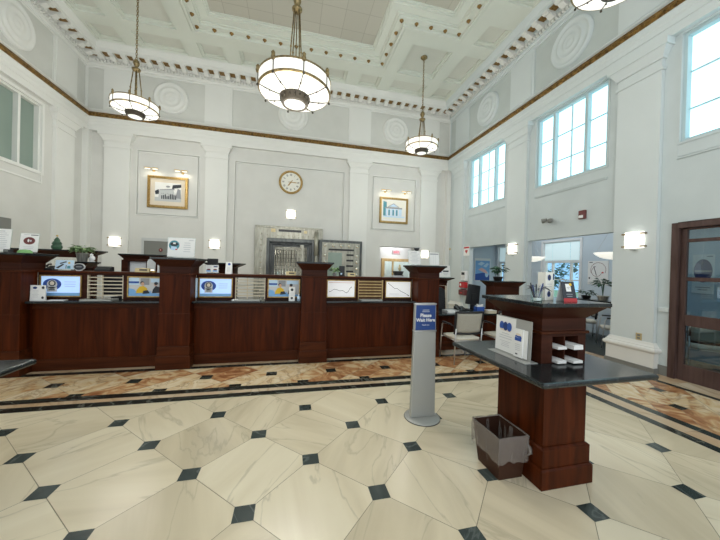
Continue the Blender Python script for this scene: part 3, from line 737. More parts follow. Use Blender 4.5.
for k, ((a, b), (s0, s1)) in enumerate(zip(BAYS, SL)):
    nm = ('left', 'middle', 'right')[k]
    lb = ['dark wood teller counter between the left-end pillar and the emblem-sign pillar', 'dark wood teller counter in front of the two-screen bay left of the vault pillar', 'dark wood teller counter below the two chart pictures'][k]
    t = thing('teller_counter', lb, 'counter', ((a + b) / 2, 5.12, 0), 0, 'teller counters'); o = t.location
    a -= o.x - 0; b -= o.x
    f = MB(); f.box(a - .0, b + .0, 0, .55, .0, .985); f.build('counter_body', 'wood', t)
    f = MB(); f.box(a + .02, b - .02, -.02, 0, .155, .165); f.box(a, b, -.03, 0, 0, .155); f.build('plinth', 'woodh', t, bevel=.004)
    f = MB(); f.box(a, b, -.012, 0, .90, .985); f.build('apron', 'woodh', t, bevel=.003)
    f = MB(); f.box(a + .003 if a < -.835 else a, b, -.14, .56, .985, 1.018); f.build('counter_top', 'lam', t, bevel=.008)
    # the screen wall standing on it
    a, b = BAYS[k]
    lb = ['wooden screen partition with slats above the left teller counter', 'wooden screen partition with slats above the middle teller counter', 'wooden screen partition with brown slats above the right teller counter'][k]
    t = thing('teller_screen_partition', lb, 'partition', ((a + b) / 2, 5.22, 1.018), 0, 'teller screen partitions'); org = t.location.copy()
    f = MB(); f.box(a, s0, 5.205, 5.26, 1.018, 1.42); f.box(s1, b, 5.205, 5.26, 1.018, 1.42); f.box(s0, s1, 5.205, 5.26, 1.39, 1.42)
    f.build('panel', 'woodd', t, org)
    f = MB(); f.box(a, b, 5.17, 5.46, 1.42, 1.446); f.build('ledge', 'woodh', t, org, bevel=.006)
    f = MB()
    for i in range(6): f.box(s0, s1, 5.215, 5.235, 1.077 + i * .054, (1.092 if k < 2 else 1.098) + i * .054)
    f.box(s0, s0 + .015, 5.21, 5.25, 1.03, 1.39); f.box(s1 - .015, s1, 5.21, 5.25, 1.03, 1.39)
    if k < 2: f.box((s0 + s1) / 2 - .06, (s0 + s1) / 2 - .045, 5.235, 5.25, 1.03, 1.39)
    f.build('slats', ['slat', 'slat', 'oak'][k], t, org)
    if k == 2:
        f = MB(); f.box(s0, s1, 5.26, 5.275, 1.03, 1.40); f.build('slat_backing', 'brownb', t, org)
    # metal deal tray under the slats
    lb = ['metal deal tray under the slats of the left bay', 'metal deal tray under the slats of the middle bay', 'metal deal tray under the brown slats of the right bay'][k]
    t = thing('deal_tray', lb, 'tray', ((s0 + s1) / 2 - .02, 5.10, 1.018), 0, 'deal trays')
    f = MB(); f.box(-.2, .2, -.085, .1, 0, .008); f.fru(.008, (-.2, .2, -.085, -.075), .022, (-.2, .2, -.085, -.08)); f.box(-.2, -.19, -.085, .1, .008, .022); f.box(.19, .2, -.085, .1, .008, .022); f.build('tray', 'silver', t)

# framed screens and pictures in the partitions
def display(x0, x1, lb, kind):
    t = thing('display_screen' if kind < 3 else 'chart_picture', lb, 'screen' if kind < 3 else 'picture', ((x0 + x1) / 2, 5.204, 1.055), 0, 'framed displays along the teller line'); org = t.location.copy()
    fr = Fr((x0, 5.204, 1.06), (1, 0, 0), (0, 0, 1)); W, H = x1 - x0, .32
    f = MB(); fr.frame(f, 0, W, 0, H, .016, .0, .022, 0); f.build('frame', 'goldf', t, org)
    g = MB(); a0, a1, b0, b1 = .016, W - .016, .016, H - .016
    if kind == 1:
        fr.slab(g, a0, a1, b0, b1, .0, .008, 0)
        fr.rect(g, a0, a1, b0, b0 + .045, .009, 2)
        cx = a0 + .13; fr.ell(g, cx, .185, .112, .085, .009, 1); fr.rect(g, cx - .06, cx + .06, .075, .145, .010, 3); fr.ell(g, cx, .185, .062, .066, .010, 3); fr.ell(g, cx, .20, .044, .044, .011, 4); fr.ell(g, cx, .20, .028, .03, .012, 5); fr.rect(g, cx - .035, cx + .035, .098, .112, .012, 4)
        fr.para(g, cx + .14, a1 - .05, .14, .24, 3, .010, 6, 5)
        g.build('screen', ['screen', 'blue', 'bluel', 'inkl', 'inkd', 'mat', 'bluep'], t, org)
    elif kind == 2:
        fr.slab(g, a0, a1, b0, b1, .0, .008, 0)
        fr.rect(g, a0, a0 + .14, .19, b1, .009, 1); fr.rect(g, a0, a0 + .14, .215, .245, .010, 2)
        fr.rect(g, a0, a1, b0, .09, .009, 3); fr.poly(g, [(a0, b0), (a0 + .12, b0), (a0 + .08, .12), (a0, .14)], .010, 4)
        fr.poly(g, [(a0 + .30, .07), (a1, .05), (a1, .12), (a0 + .34, .13)], .011, 5)
        # seated figure in yellow and one in dark clothes, talking over a table
        fr.poly(g, [(a0 + .10, .06), (a0 + .26, .07), (a0 + .25, .14), (a0 + .20, .175), (a0 + .15, .165), (a0 + .11, .11)], .012, 6); fr.ell(g, a0 + .19, .205, .022, .028, .013, 7); fr.ell(g, a0 + .183, .222, .027, .024, .0125, 8)
        fr.poly(g, [(a0 + .19, .05), (a0 + .29, .06), (a0 + .26, .11), (a0 + .20, .10)], .0135, 8)
        fr.poly(g, [(a0 + .32, .06), (a0 + .45, .07), (a0 + .42, .16), (a0 + .37, .175), (a0 + .33, .12)], .012, 8); fr.ell(g, a0 + .365, .20, .021, .026, .013, 7); fr.ell(g, a0 + .373, .216, .026, .024, .0135, 8)
        fr.rect(g, a0 + .16, a0 + .28, .19, b1 - .01, .0095, 9); fr.rect(g, a0 + .30, a1 - .02, .23, b1 - .015, .0095, 10)
        g.build('screen', ['inkl', 'bluep', 'blue', 'bluel', 'bluel', 'inkl', 'yellow', 'skin', 'inkd', 'ink', 'bluep'], t, org)
    else:
        fr.slab(g, a0, a1, b0, b1, .0, .008, 0)
        if kind == 3:
            fr.line(g, [(a0 + .02, .10), (a0 + .07, .12), (a0 + .12, .155), (a0 + .17, .145), (a0 + .22, .12), (a0 + .27, .135), (a0 + .31, .105), (a0 + .34, .085), (a0 + .38, .115), (a0 + .41, .175), (a0 + .45, .20)], .008, .009, 1); fr.rect(g, a0 + .02, a1 - .02, b1 - .04, b1 - .03, .009, 2)
        else:
            fr.line(g, [(a0 + .03, b1 - .02), (a0 + .12, .215), (a0 + .17, .175), (a0 + .22, .18), (a0 + .30, .12), (a0 + .36, .10), (a0 + .46, .045)], .008, .009, 1); fr.poly(g, [(a0 + .475, .03), (a0 + .45, .065), (a0 + .435, .04)], .009, 1)
            fr.para(g, a0 + .06, a0 + .26, .05, .09, 2, .009, 3, 2)
        g.build('print', ['screenw', 'inkd', 'pink', 'inkl'], t, org)
display(-3.54, -3.03, 'pale blue screen with a blue circle emblem beside the leftmost pillar', 1)
display(-2.44, -1.935, 'screen showing two seated people, left of the emblem-sign pillar', 2)
display(-1.44, -.93, 'pale blue screen with a blue circle emblem right of the emblem-sign pillar', 1)
display(-.37, .17, 'screen showing two seated people behind the small white card, left of the vault pillar', 2)
display(.64, 1.165, 'framed zigzag line chart just right of the vault pillar', 3)
display(1.74, 2.26, 'framed falling line chart with an arrow beside the rightmost pillar', 4)

# ------------------------------------------------------------------ sign holders and cards
def sign_holder(loc, w, h, lb, art, mats, group=None, tilt=.12, rotz=0.):
    t = thing('sign_holder', lb, 'sign', loc, rotz, group)
    fr = Fr((-w / 2, 0, .012), (1, 0, 0), (0, math.sin(tilt), math.cos(tilt)))
    f = MB(); f.box(-w / 2, w / 2, -.03, .06, 0, .006); fr.slab(f, 0, w, 0, h, -.004, 0, 0); f.build('acrylic_stand', 'glass', t)
    g = MB(); fr.slab(g, .006, w - .006, .006, h - .006, .0005, .002, 0)
    art(fr, g, w, h); g.build('insert', mats, t)
    return t
def art_words(seed, rows=7):
    def a(fr, g, w, h): fr.para(g, .03, w - .03, .04, h - .05, rows, .003, 1, seed); fr.rect(g, .05, w - .08, h - .045, h - .03, .003, 2)
    return a
def art_oval(fr, g, w, h):
    fr.ell(g, w / 2, h * .60, w * .30, h * .19, .003, 1); fr.ell(g, w / 2, h * .60, w * .24, h * .14, .004, 2)
    fr.ell(g, w * .46, h * .61, w * .05, h * .08, .005, 0); fr.ell(g, w * .58, h * .60, w * .05, h * .05, .005, 4)
    fr.rect(g, w * .56, w * .94, h * .88, h * .92, .003, 3); fr.rect(g, w * .2, w * .5, h * .90, h * .93, .003, 4); fr.para(g, w * .15, w * .85, h * .18, h * .33, 2, .003, 4, 3)
def art_emblem(fr, g, w, h):
    fr.ell(g, w * .24, h * .60, w * .19, h * .25, .003, 1); fr.ell(g, w * .24, h * .66, w * .15, h * .10, .004, 2); fr.poly(g, [(w * .12, h * .36), (w * .36, h * .36), (w * .33, h * .52), (w * .14, h * .55)], .004, 4); fr.rect(g, w * .20, w * .29, h * .66, h * .74, .005, 0); fr.rect(g, w * .29, w * .36, h * .36, h * .42, .005, 3)
    fr.para(g, w * .52, w * .90, h * .24, h * .80, 5, .003, 5, 4); fr.rect(g, w * .76, w * .94, h * .86, h * .90, .003, 5)
sign_holder((-3.945, 5.1, 1.685), .24, .33, 'white printed sheet on the left pillar, cut by the left photo edge', art_words(3, 9), ['white', 'inkl', 'inkl'], 'sign holders on the pillar tops')
sign_holder((-3.62, 5.1, 1.685), .225, .28, 'white sign with a dark red oval picture on the leftmost pillar', art_oval, ['white', 'maroon', 'redbr', 'inkd', 'inkl'], 'sign holders on the pillar tops')
sign_holder((-1.655, 5.02, 1.685), .385, .305, 'wide white sign with a blue round emblem on the second pillar', art_emblem, ['white', 'teal', 'inkd', 'red', 'bluep', 'inkl'], 'sign holders on the pillar tops')
sign_holder((2.235, 5.0, 1.685), .25, .26, 'white text sheet left of the lit sconce on the rightmost pillar', art_words(8, 7), ['white', 'inkl', 'inkl'], 'sign holders on the pillar tops')
sign_holder((2.635, 5.0, 1.685), .21, .25, 'white sheet with a grey grid right of the sconce on the rightmost pillar', lambda fr, g, w, h: [fr.rect(g, .03 + i * .05, .034 + i * .05, .03, h - .06, .003, 1) for i in range(4)] + [fr.rect(g, .02, w - .02, h - .05, h - .03, .003, 2)], ['white', 'inkl', 'ink'], 'sign holders on the pillar tops')
t = thing('black_box', 'small black box between the two signs on the leftmost pillar', 'box', (-3.79, 5.03, 1.685)); f = MB(); f.box(-.035, .035, -.03, .03, 0, .045); f.build('case', 'black', t, bevel=.004); f = MB(); f.box(-.02, .02, -.034, -.03, .012, .034); f.build('label_plate', 'grey', t)
mb = MB(); mb.lathe([(.075, 0), (.07, .025), (.045, .045), (0, .05)], (-3.555, 4.96, 1.686), 20); tag(mb.build('felt_mound', 'felt', None, (-3.555, 4.96, 1.686)), 'low green felt mound at the foot of the oval-picture sign', 'ornament')
# cards on the counters
def tent(loc, w, h, lb, art, mats, cat='card', rotz=0., d=.06, back=0):
    t = thing('folded_card', lb, cat, loc, rotz)
    fr = Fr((-w / 2, -d, 0), (1, 0, 0), (0, d * .8, h)); f = MB(); H = math.hypot(d * .8, h)
    fr.slab(f, 0, w, 0, H, -.002, 0, 0); art(fr, f, w, H)
    fb = Fr((w / 2, d * .6, 0), (-1, 0, 0), (0, -d * .75, h)); fb.slab(f, 0, w, 0, H, -.002, 0, back)
    f.build('card', mats, t); return t
def art_card(fr, g, w, h):
    fr.ell(g, w * .3, h * .83, w * .14, h * .08, .002, 1); fr.ell(g, w * .82, h * .84, w * .09, h * .09, .002, 2); fr.ell(g, w * .82, h * .2, w * .08, h * .08, .002, 2); fr.para(g, w * .1, w * .6, h * .2, h * .7, 6, .002, 3, 7)
tent((-3.47, 5.07, 1.018), .18, .22, 'white folded information card on the left end of the teller counters', art_card, ['white', 'blued', 'inkd', 'inkl'], 'card', 0, .014)
def art_small(fr, g, w, h):
    fr.ell(g, w * .5, h * .8, w * .22, h * .1, .002, 1); fr.ell(g, w * .5, h * .2, w * .2, h * .08, .002, 1); fr.para(g, w * .2, w * .8, h * .35, h * .65, 4, .002, 2, 7)
tent((.035, 5.06, 1.018), .10, .235, 'tall narrow white card in front of the two-people screen near the vault pillar', art_small, ['white', 'inkd', 'inkl'], 'card', 0, .014)
t = thing('paper_stack', 'few white slips lying beside the white folded card', 'paper', (-3.27, 5.09, 1.018)); f = MB(); f.box(-.11, .10, -.04, .03, 0, .004); f.box(-.09, .115, -.03, .04, .004, .008); f.build('sheets', 'white', t)
t = thing('remote_holder', 'small white plastic block on the middle counter by the slats', 'holder', (-.86, 5.06, 1.018)); f = MB(); f.box(-.05, .05, -.03, .03, 0, .018); f.fru(.018, (-.045, .045, -.025, .025), .026, (-.03, .03, -.02, .02)); f.build('block', 'white2', t, bevel=.003)
t = thing('sanitizer_bottle', 'small clear blue bottle beside the vault pillar on the middle counter', 'bottle', (.150, 5.05, 1.018)); f = MB(); f.lathe([(0, 0), (.028, 0), (.03, .06), (.026, .075), (.010, .085), (.010, .10)], (0, 0, 0), 16); f.build('bottle', 'bluep', t); f = MB(); f.lathe([(.013, .10), (.013, .118), (0, .12)], (0, 0, 0), 12); f.tube([(0, 0, .117), (0, -.025, .117)], .005, 6); f.build('pump', 'white2', t)
mb = MB(); mb.box(-1.475, -1.455, 5.14, 5.20, 1.06, 1.37); tag(mb.build('acrylic_strip', 'bluep', None, (-1.465, 5.17, 1.06), bevel=.003), 'narrow pale lilac upright strip on the right side of the emblem-sign pillar', 'strip')

# things on the partition ledges
Zl = 1.446
def plaque(x, w, h, lb, m='beige', y=5.27):
    t = thing('name_plate', lb, 'name plate', (x, y, Zl), 0, 'name plates on the ledge'); f = MB(); f.prism([(-.03, 0), (.03, 0), (.012, h), (-.012, h)], 'YZ', -w / 2, w / 2); f.build('holder', m, t, bevel=.002); fr = Fr((-w / 2, -.03, 0), (1, 0, 0), (0, .018, h)); g = MB(); fr.rect(g, w * .3, w * .85, h * .4, h * .75, .002, 0); g.build('lettering', 'inkd', t)
plaque(-2.27, .20, .065, 'gold name plate on the ledge left of the emblem-sign pillar')
plaque(.01, .17, .065, 'gold name plate on the ledge just left of the vault pillar')
plaque(1.10, .14, .065, 'gold name plate right of the small potted plant on the ledge')
sign_holder((-3.31, 5.29, Zl), .25, .155, 'landscape photo card with blue and yellow shapes on the left ledge', lambda fr, g, w, h: [fr.rect(g, .01, w - .01, .01, h - .01, .003, 1), fr.poly(g, [(.02, .03), (.10, .09), (.12, .08), (.05, .02)], .004, 2), fr.poly(g, [(.06, .10), (.14, .13), (.15, .115), (.07, .085)], .004, 2), fr.ell(g, .18, .105, .016, .014, .004, 3), fr.rect(g, .16, .20, .02, .06, .004, 4), fr.rect(g, .14, .15, .02, .07, .004, 2)], ['white', 'bluep', 'inkd', 'yellow', 'teal'], 'cards on the ledge')
t = thing('oval_plaque', 'dark oval plaque with pale rim on the left ledge', 'plaque', (-3.11, 5.27, Zl)); f = MB()
K = 28
f.add([(.075 * math.cos(2 * PI * i / K), y, .06 + .055 * math.sin(2 * PI * i / K)) for y in (-.008, .008) for i in range(K)], [tuple(range(K)), tuple(range(K, 2 * K))[::-1]] + [(i, (i + 1) % K, K + (i + 1) % K, K + i) for i in range(K)])
f.box(-.03, .03, -.02, .025, 0, .012); f.build('rim', 'greyl', t); fr = Fr((0, -.008, .06), (1, 0, 0), (0, 0, 1)); g = MB(); fr.ell(g, 0, 0, .064, .045, .002, 0, 24); fr.rect(g, -.035, .035, -.004, .008, .003, 1); g.build('plate', ['inkd', 'ink'], t)
t = thing('scanner', 'black cheque scanner on the ledge above the left slats', 'scanner', (-2.82, 5.33, Zl)); f = MB(); f.prism([(-.06, 0), (.07, 0), (.07, .07), (.01, .075), (-.06, .03)], 'YZ', -.10, .10); f.build('housing', 'black', t, bevel=.004); f = MB(); f.box(-.07, .07, .0, .055, .072, .078); f.build('feed_slot', 'grey', t)
t = thing('telephone', 'dark telephone at the left end of the ledge beside the photo card', 'telephone', (-3.50, 5.33, Zl)); f = MB(); f.prism([(-.05, 0), (.06, 0), (.06, .07), (-.05, .025)], 'YZ', -.05, .05); f.build('phone_base', 'black', t, bevel=.004); f = MB(); f.tube([(-.035, -.03, .06), (-.035, .0, .085), (-.035, .05, .09)], [.016, .011, .016], 8); f.build('handset', 'black', t)
sign_holder((-1.27, 5.27, Zl), .21, .135, 'landscape leaflet with blue boxes on the ledge right of the emblem-sign pillar', lambda fr, g, w, h: [fr.rect(g, .02, .09, .02, .045, .003, 1), fr.rect(g, .12, .19, .02, .045, .003, 1), fr.ell(g, .055, .055, .03, .012, .004, 2), fr.ell(g, .155, .055, .03, .012, .004, 2), fr.rect(g, .13, .19, .095, .115, .003, 3), fr.para(g, .02, .10, .07, .12, 3, .003, 4, 1)], ['white', 'bluel', 'maroon', 'blued', 'inkl'], 'cards on the ledge')
tent((-1.01, 5.30, Zl), .10, .20, 'tall white card with a blue dot on the middle ledge', lambda fr, g, w, h: [fr.ell(g, w * .55, h * .82, w * .22, h * .10, .002, 1), fr.para(g, w * .2, w * .8, h * .15, h * .6, 5, .002, 2, 3)], ['white', 'blue', 'inkl'])
t = thing('ledge_divider', 'short white upright panel on the ledge left of the emblem-sign pillar', 'panel', (-2.05, 5.32, Zl)); f = MB(); f.box(-.016, .016, -.06, .06, 0, .12); f.build('panel', 'white2', t, bevel=.004)
t = thing('desk_lamp', 'arched frosted lamp glowing near its foot behind the gold name plate', 'lamp', (-2.19, 5.36, Zl)); f = MB()
f.prism([(-.06, .02), (.06, .02), (.06, .16), (.045, .20), (.0, .225), (-.045, .20), (-.06, .16)], 'XZ', -.01, .01); f.build('lamp_shade', 'greyl', t, bevel=.004); f = MB(); f.box(-.065, .065, -.03, .03, 0, .022); f.build('base', 'brass', t); f = MB(); f.tube([(-.045, -.018, .032), (.045, -.018, .032)], .008, 8); f.build('bulb', 'bulb', t)
t = thing('glass_tumbler', 'clear glass tumbler on the ledge in front of the vault gate', 'glass', (-.21, 5.30, Zl)); f = MB(); f.lathe([(0, .004), (.03, .004), (.036, .06), (.038, .06), (.032, 0), (0, 0)], (0, 0, 0), 18); f.build('tumbler', 'glass', t)
t = thing('receipt_printer', 'small black machine on a grey base on the ledge left of the rightmost pillar', 'printer', (2.04, 5.33, Zl)); f = MB(); f.box(-.11, .11, -.07, .07, 0, .035); f.build('base', 'greyl', t, bevel=.004); f = MB(); f.box(-.085, .085, -.06, .06, .035, .05); f.fru(.05, (-.07, .07, -.05, .05), .11, (-.09, .09, -.06, .06)); f.box(-.095, .095, -.065, .065, .11, .12); f.build('housing', 'black', t, bevel=.004); f = MB(); f.ball((.03, 0, .17), (.035, .03, .05)); f.ball((.03, 0, .23), .022); f.build('figurine', 'beige', t)
t = thing('card_reader', 'small black upright reader right of the potted plant on the ledge', 'card reader', (.925, 5.30, Zl)); f = MB(); f.box(-.05, .05, -.02, .03, 0, .19); f.box(-.055, .055, -.045, .045, 0, .015); f.build('housing', 'black', t, bevel=.005); f = MB(); f.box(-.03, .0, -.026, -.02, .03, .06); f.build('slot', 'bluep', t)

def leaf_mesh(mb, rnd, c, R, n_, size, up=.5, flat=.5, mi=0, droop=.2):
    for i in range(n_):
        t = rnd.uniform(0, 2 * PI); e = rnd.uniform(-.2, 1) ; rr = R * rnd.uniform(.35, 1)
        p = Vector((c[0] + rr * math.cos(t) * math.cos(e), c[1] + rr * math.sin(t) * math.cos(e), c[2] + up * rr * math.sin(e)))
        d = Vector((math.cos(t + rnd.uniform(-.6, .6)), math.sin(t + rnd.uniform(-.6, .6)), rnd.uniform(-flat, flat))).normalized()
        s = d.cross(Vector((rnd.uniform(-.3, .3), rnd.uniform(-.3, .3), 1))).normalized(); nn = s.cross(d)
        l = size * rnd.uniform(.7, 1.25); w = l * .32
        a, b1, b2, m1, tip = p, p + d * l * .45 + s * w, p + d * l * .45 - s * w, p + d * l * .5 - nn * w * .35, p + d * l - Vector((0, 0, droop * l))
        mb.add([a, b1, tip, b2, m1], [(0, 1, 4), (1, 2, 4), (2, 3, 4), (3, 0, 4)], mi, True)
def plant(loc, lb, pot, leaf, R, h, n_, size, cat='plant', potr=.06, poth=.09, seed=1, name='potted_plant', up=.8, group=None, flat=.5, stems=5):
    rnd = random.Random(seed); t = thing(name, lb, cat, loc, 0, group)
    f = MB(); f.lathe([(0, 0), (potr * .75, 0), (potr, poth * .92), (potr * 1.06, poth * .92), (potr * 1.06, poth), (potr * .92, poth), (potr * .9, poth * .88), (0, poth * .86)], (0, 0, 0), 18); f.build('pot', pot, t)
    f = MB()
    for i in range(stems):
        a = rnd.uniform(0, 2 * PI); r = R * rnd.uniform(.3, .7)
        f.tube([(0, 0, poth * .8), (r * .3 * math.cos(a), r * .3 * math.sin(a), (poth + h) * .55), (r * math.cos(a), r * math.sin(a), h * rnd.uniform(.7, 1.))], .004, 5)
    f.build('stems', leaf, t)
    f = MB(); leaf_mesh(f, rnd, (0, 0, h * .72), R, n_, size, up, flat); f.build('foliage', leaf, t)
    return t
plant((.79, 5.32, Zl), 'small leafy plant in a white pot right of the vault pillar', 'potw', 'leafp', .075, .16, 70, .06, potr=.035, poth=.06, seed=4, up=.7)

# ------------------------------------------------------------------ staff side: rear hutches
def hutch(loc, w, h, zt, lb, rotz=0., posts=(), dpt=.4, over=.1, panel=None):
    t = thing('rear_hutch', lb, 'cabinet', loc, rotz, 'wooden hutches behind the teller line')
    for a, b in posts: MB().box(a, b, -dpt / 2, dpt / 2, 0, zt - .11).build('upright', 'woodd', t, bevel=.003)
    f = MB(); f.box(-w / 2, w / 2, -dpt / 2, dpt / 2, zt - .14, zt - .09); f.fru(zt - .09, (-w / 2, w / 2, -dpt / 2, dpt / 2), zt - .025, (-w / 2 - over, w / 2 + over, -dpt / 2 - over, dpt / 2 + over)); f.build('flared_top', 'woodd', t, bevel=.003)
    f = MB(); f.box(-w / 2 - over - .01, w / 2 + over + .01, -dpt / 2 - over - .01, dpt / 2 + over + .01, zt - .025, zt); f.build('top', 'lam', t, bevel=.004)
    if panel:
        f = MB(); f.box(panel[0], panel[1], dpt / 2 - .03, dpt / 2, panel[2], panel[3]); f.build('back_panel', 'white2', t)
    return t
hutch((-4.33, 6.7, 0), 1.30, 0, 1.80, 'long rear hutch with a black shelf top at left, green figurine on it', 0, ((-.65, -.35), (.60, .645)), .10)
hutch((-3.50, 6.0, 0), .20, 0, 1.585, 'small rear hutch carrying the grey-potted plant at left', 0, ((-.10, .10),), .2, .07)
hutch((-2.74, 6.4, 0), .66, 0, 1.755, 'rear hutch with a pale panel behind the gold name plate', -.06, ((-.36, -.25), (.06, .36)), .10, .05, (-.25, .06, 1.2, 1.62))
hutch((-1.30, 6.5, 0), .40, 0, 1.635, 'rear hutch between the emblem-sign pillar and the vault', 0, ((-.20, .20),), .4, .13)
hutch((3.97, 7.2, 0), .29, 0, 1.414, 'low rear hutch right of the rightmost pillar, white sign on it', 0, ((-.13, .13),), .3, .12)
sign_holder((4.07, 7.1, 1.414), .33, .325, 'white sign with blue wording on the rear hutch right of the rightmost pillar', lambda fr, g, w, h: [fr.rect(g, .10, .27, .14, .18, .003, 1), fr.rect(g, .02, .06, .12, .16, .003, 2), fr.para(g, .10, .25, .05, .11, 2, .003, 3, 1)], ['white', 'inkd', 'blue', 'inkl'], 'sign holders on the rear hutches')
for x, z0, z1, w, lb in ((-1.33, 1.30, 1.70, .17, 'black monitor top showing behind the leaflet right of the emblem-sign pillar'), (-2.74, 1.06, 1.40, .44, 'black monitor behind the slats of the left bay')):
    t = thing('teller_monitor', lb, 'monitor', (x, 5.57, 1.018), 0, 'monitors behind the screen partitions'); f = MB(); f.box(-w / 2, w / 2, -.02, .02, z0 - 1.018, z1 - 1.018); f.build('monitor_screen', 'black', t, bevel=.006); f = MB(); f.box(-.02, .02, .02, .04, .012, z1 - 1.1); f.box(-.08, .08, -.06, .07, 0, .012); f.build('stand', 'black', t)
plant((-3.50, 6.0, 1.585), 'bushy green plant in a ribbed grey pot on a small rear hutch', 'potg', 'leafp', .135, .27, 210, .075, potr=.085, poth=.15, seed=2, up=.75)
mb = MB(); mb.ball((-3.34, 5.97, 1.645), (.045, .04, .05)); mb.ball((-3.34, 5.95, 1.705), .026); mb.box(-3.37, -3.31, 5.94, 6.0, 1.585, 1.60); tag(mb.build('white_figurine', 'white2', None, (-3.34, 5.97, 1.585)), 'small white figurine beside the grey-potted plant', 'figurine')
t = thing('tree_figurine', 'dark green tree-shaped figurine on the long rear hutch', 'figurine', (-4.30, 6.68, 1.80)); f = MB(); f.lathe([(.06, 0), (.085, .04), (.075, .08), (.06, .09), (.075, .11), (.055, .15), (.04, .16), (.045, .18), (.02, .22), (0, .24)], (0, 0, .0), 7); f.build('tree_body', 'leafd', t); f = MB(); f.ball((0, 0, .26), .018); f.build('star', 'brass', t)
# ------------------------------------------------------------------ writing kiosks
KX, KY = 2.065, 1.98
t = thing('writing_kiosk', 'tall dark wood writing kiosk with a black top and leaflet pigeonholes, in the right foreground', 'kiosk', (KX, KY, 0), 0, 'writing kiosks'); K1 = t
f = MB(); f.box(-.238, .238, -.238, .328, 0, .135); f.fru(.135, (-.238, .238, -.238, .328), .15, (-.226, .226, -.226, .316)); f.box(-.222, .222, -.222, .312, .15, .285); f.fru(.285, (-.222, .222, -.222, .312), .30, (-.204, .204, -.204, .294))
f.build('base', 'wood', t, bevel=.003)
f = MB(); f.box(-.2, .2, -.2, .29, .30, .865); f.build('pedestal', 'wood', t, bevel=.003)
f = MB(); f.box(-.44, .40, -.43, .49, .845, .872); f.build('apron', 'woodh', t, bevel=.003)
f = MB(); f.box(-.515, .475, -.495, .565, .872, .910); f.build('writing_top', 'lam', t, bevel=.014)
# hutch with four pigeonholes: walls around a hollow
f = MB(); x0, x1, y0, y1 = -.197, .225, -.16, .28
f.box(x0, -.095, y0, y1, .91, 1.135); f.box(.150, x1, y0, y1, .91, 1.135); f.box(-.095, .150, .12, y1, .91, 1.135); f.box(-.095, .150, y0, .12, 1.115, 1.135); f.box(-.095, .150, y0, .12, .91, .918)
f.box(-.095, .150, y0 + .004, .12, 1.012, 1.024); f.box(.020, .032, y0 + .006, .12, .918, 1.115)
f.build('pigeonholes', 'woodd', t, bevel=.002)
f = MB(); f.box(x0 - .012, x1 + .022, y0 - .014, y1 + .014, 1.135, 1.158); f.build('ledge_moulding', 'woodh', t, bevel=.006)
f = MB(); f.box(x0, x1, y0, y1, 1.158, 1.255); f.fru(1.255, (x0, x1, y0, y1), 1.355, (-.305, .305, -.27, .38)); f.build('flared_cap', 'woodd', t, bevel=.003)
f = MB(); f.box(-.322, .318, -.285, .395, 1.355, 1.385); f.build('cap_top', 'lam', t, bevel=.006)
K2 = dup(K1, (-2.177, 1.93, 0), 'black kiosk writing top cut off by the left edge of the photo')
# leaflets lying in the pigeonholes
k = 0
for i, (xa, wid) in enumerate(((-.078, .082), (.047, .088))):
    for j, z in enumerate((.918, 1.024)):
        lb = [['thick stack of white leaflets in the lower left pigeonhole', 'flat stack of white leaflets in the upper left pigeonhole'], ['white leaflets jutting from the lower right pigeonhole', 'tall stack of white leaflets jutting from the upper right pigeonhole']][i][j]
        t = thing('leaflet_stack', lb, 'leaflets', (KX + xa + wid / 2, KY - .05, z), .0, 'leaflets in the kiosk pigeonholes')
        f = MB(); nsh = 5 if (i, j) != (1, 1) else 8
        for s in range(nsh):
            q = random.uniform(-.004, .004); f.box(-wid / 2 + q, wid / 2 + q, -.145 - i * .02 + q, .13, s * .0042, s * .0042 + .0036)
        f.build('leaflets', 'white', t)
# framed leaflet holder leaning on the kiosk's left face
t = thing('leaflet_holder', 'grey-backed acrylic leaflet holder with a poster of blue cups on the kiosk top', 'leaflet holder', (1.80, 2.04, .91))
fr = Fr((.0, .205, .004), (0, -1, 0), (.03, 0, 1)); W, H = .395, .31
f = MB(); f.box(-.07, .05, -.21, .21, 0, .005); fr.slab(f, 0, W, 0, H, -.004, 0, 0); f.build('backboard', 'silver', t)
f = MB(); fr.slab(f, .006, .235, .012, H - .006, .001, .003, 0)
for i, c in enumerate((6, 2, 6)): fr.ell(f, .075 + i * .045, .225, .027, .038, .004 + i * .0004, c)
fr.rect(f, .06, .185, .185, .20, .0042, 4); fr.para(f, .05, .20, .115, .175, 3, .004, 5, 2); fr.para(f, .06, .19, .05, .105, 4, .004, 5, 9)
f.build('poster', ['white', 'bluel', 'blued', 'bluel', 'mat', 'inkl', 'blue'], t)
f = MB(); fr.slab(f, .238, .33, .012, .235, .004, .020, 0); fr.slab(f, .33, .365, .014, .232, .004, .010, 0)
fr.ell(f, .285, .165, .036, .024, .021, 1, 20, 0, PI); fr.rect(f, .25, .318, .14, .166, .021, 1); fr.ell(f, .285, .19, .028, .010, .0212, 2); fr.para(f, .255, .315, .06, .12, 4, .021, 3, 5); fr.rect(f, .262, .285, .03, .04, .021, 4)
f.build('leaflet_pocket', ['white', 'blue', 'mat', 'inkl', 'inkd'], t)
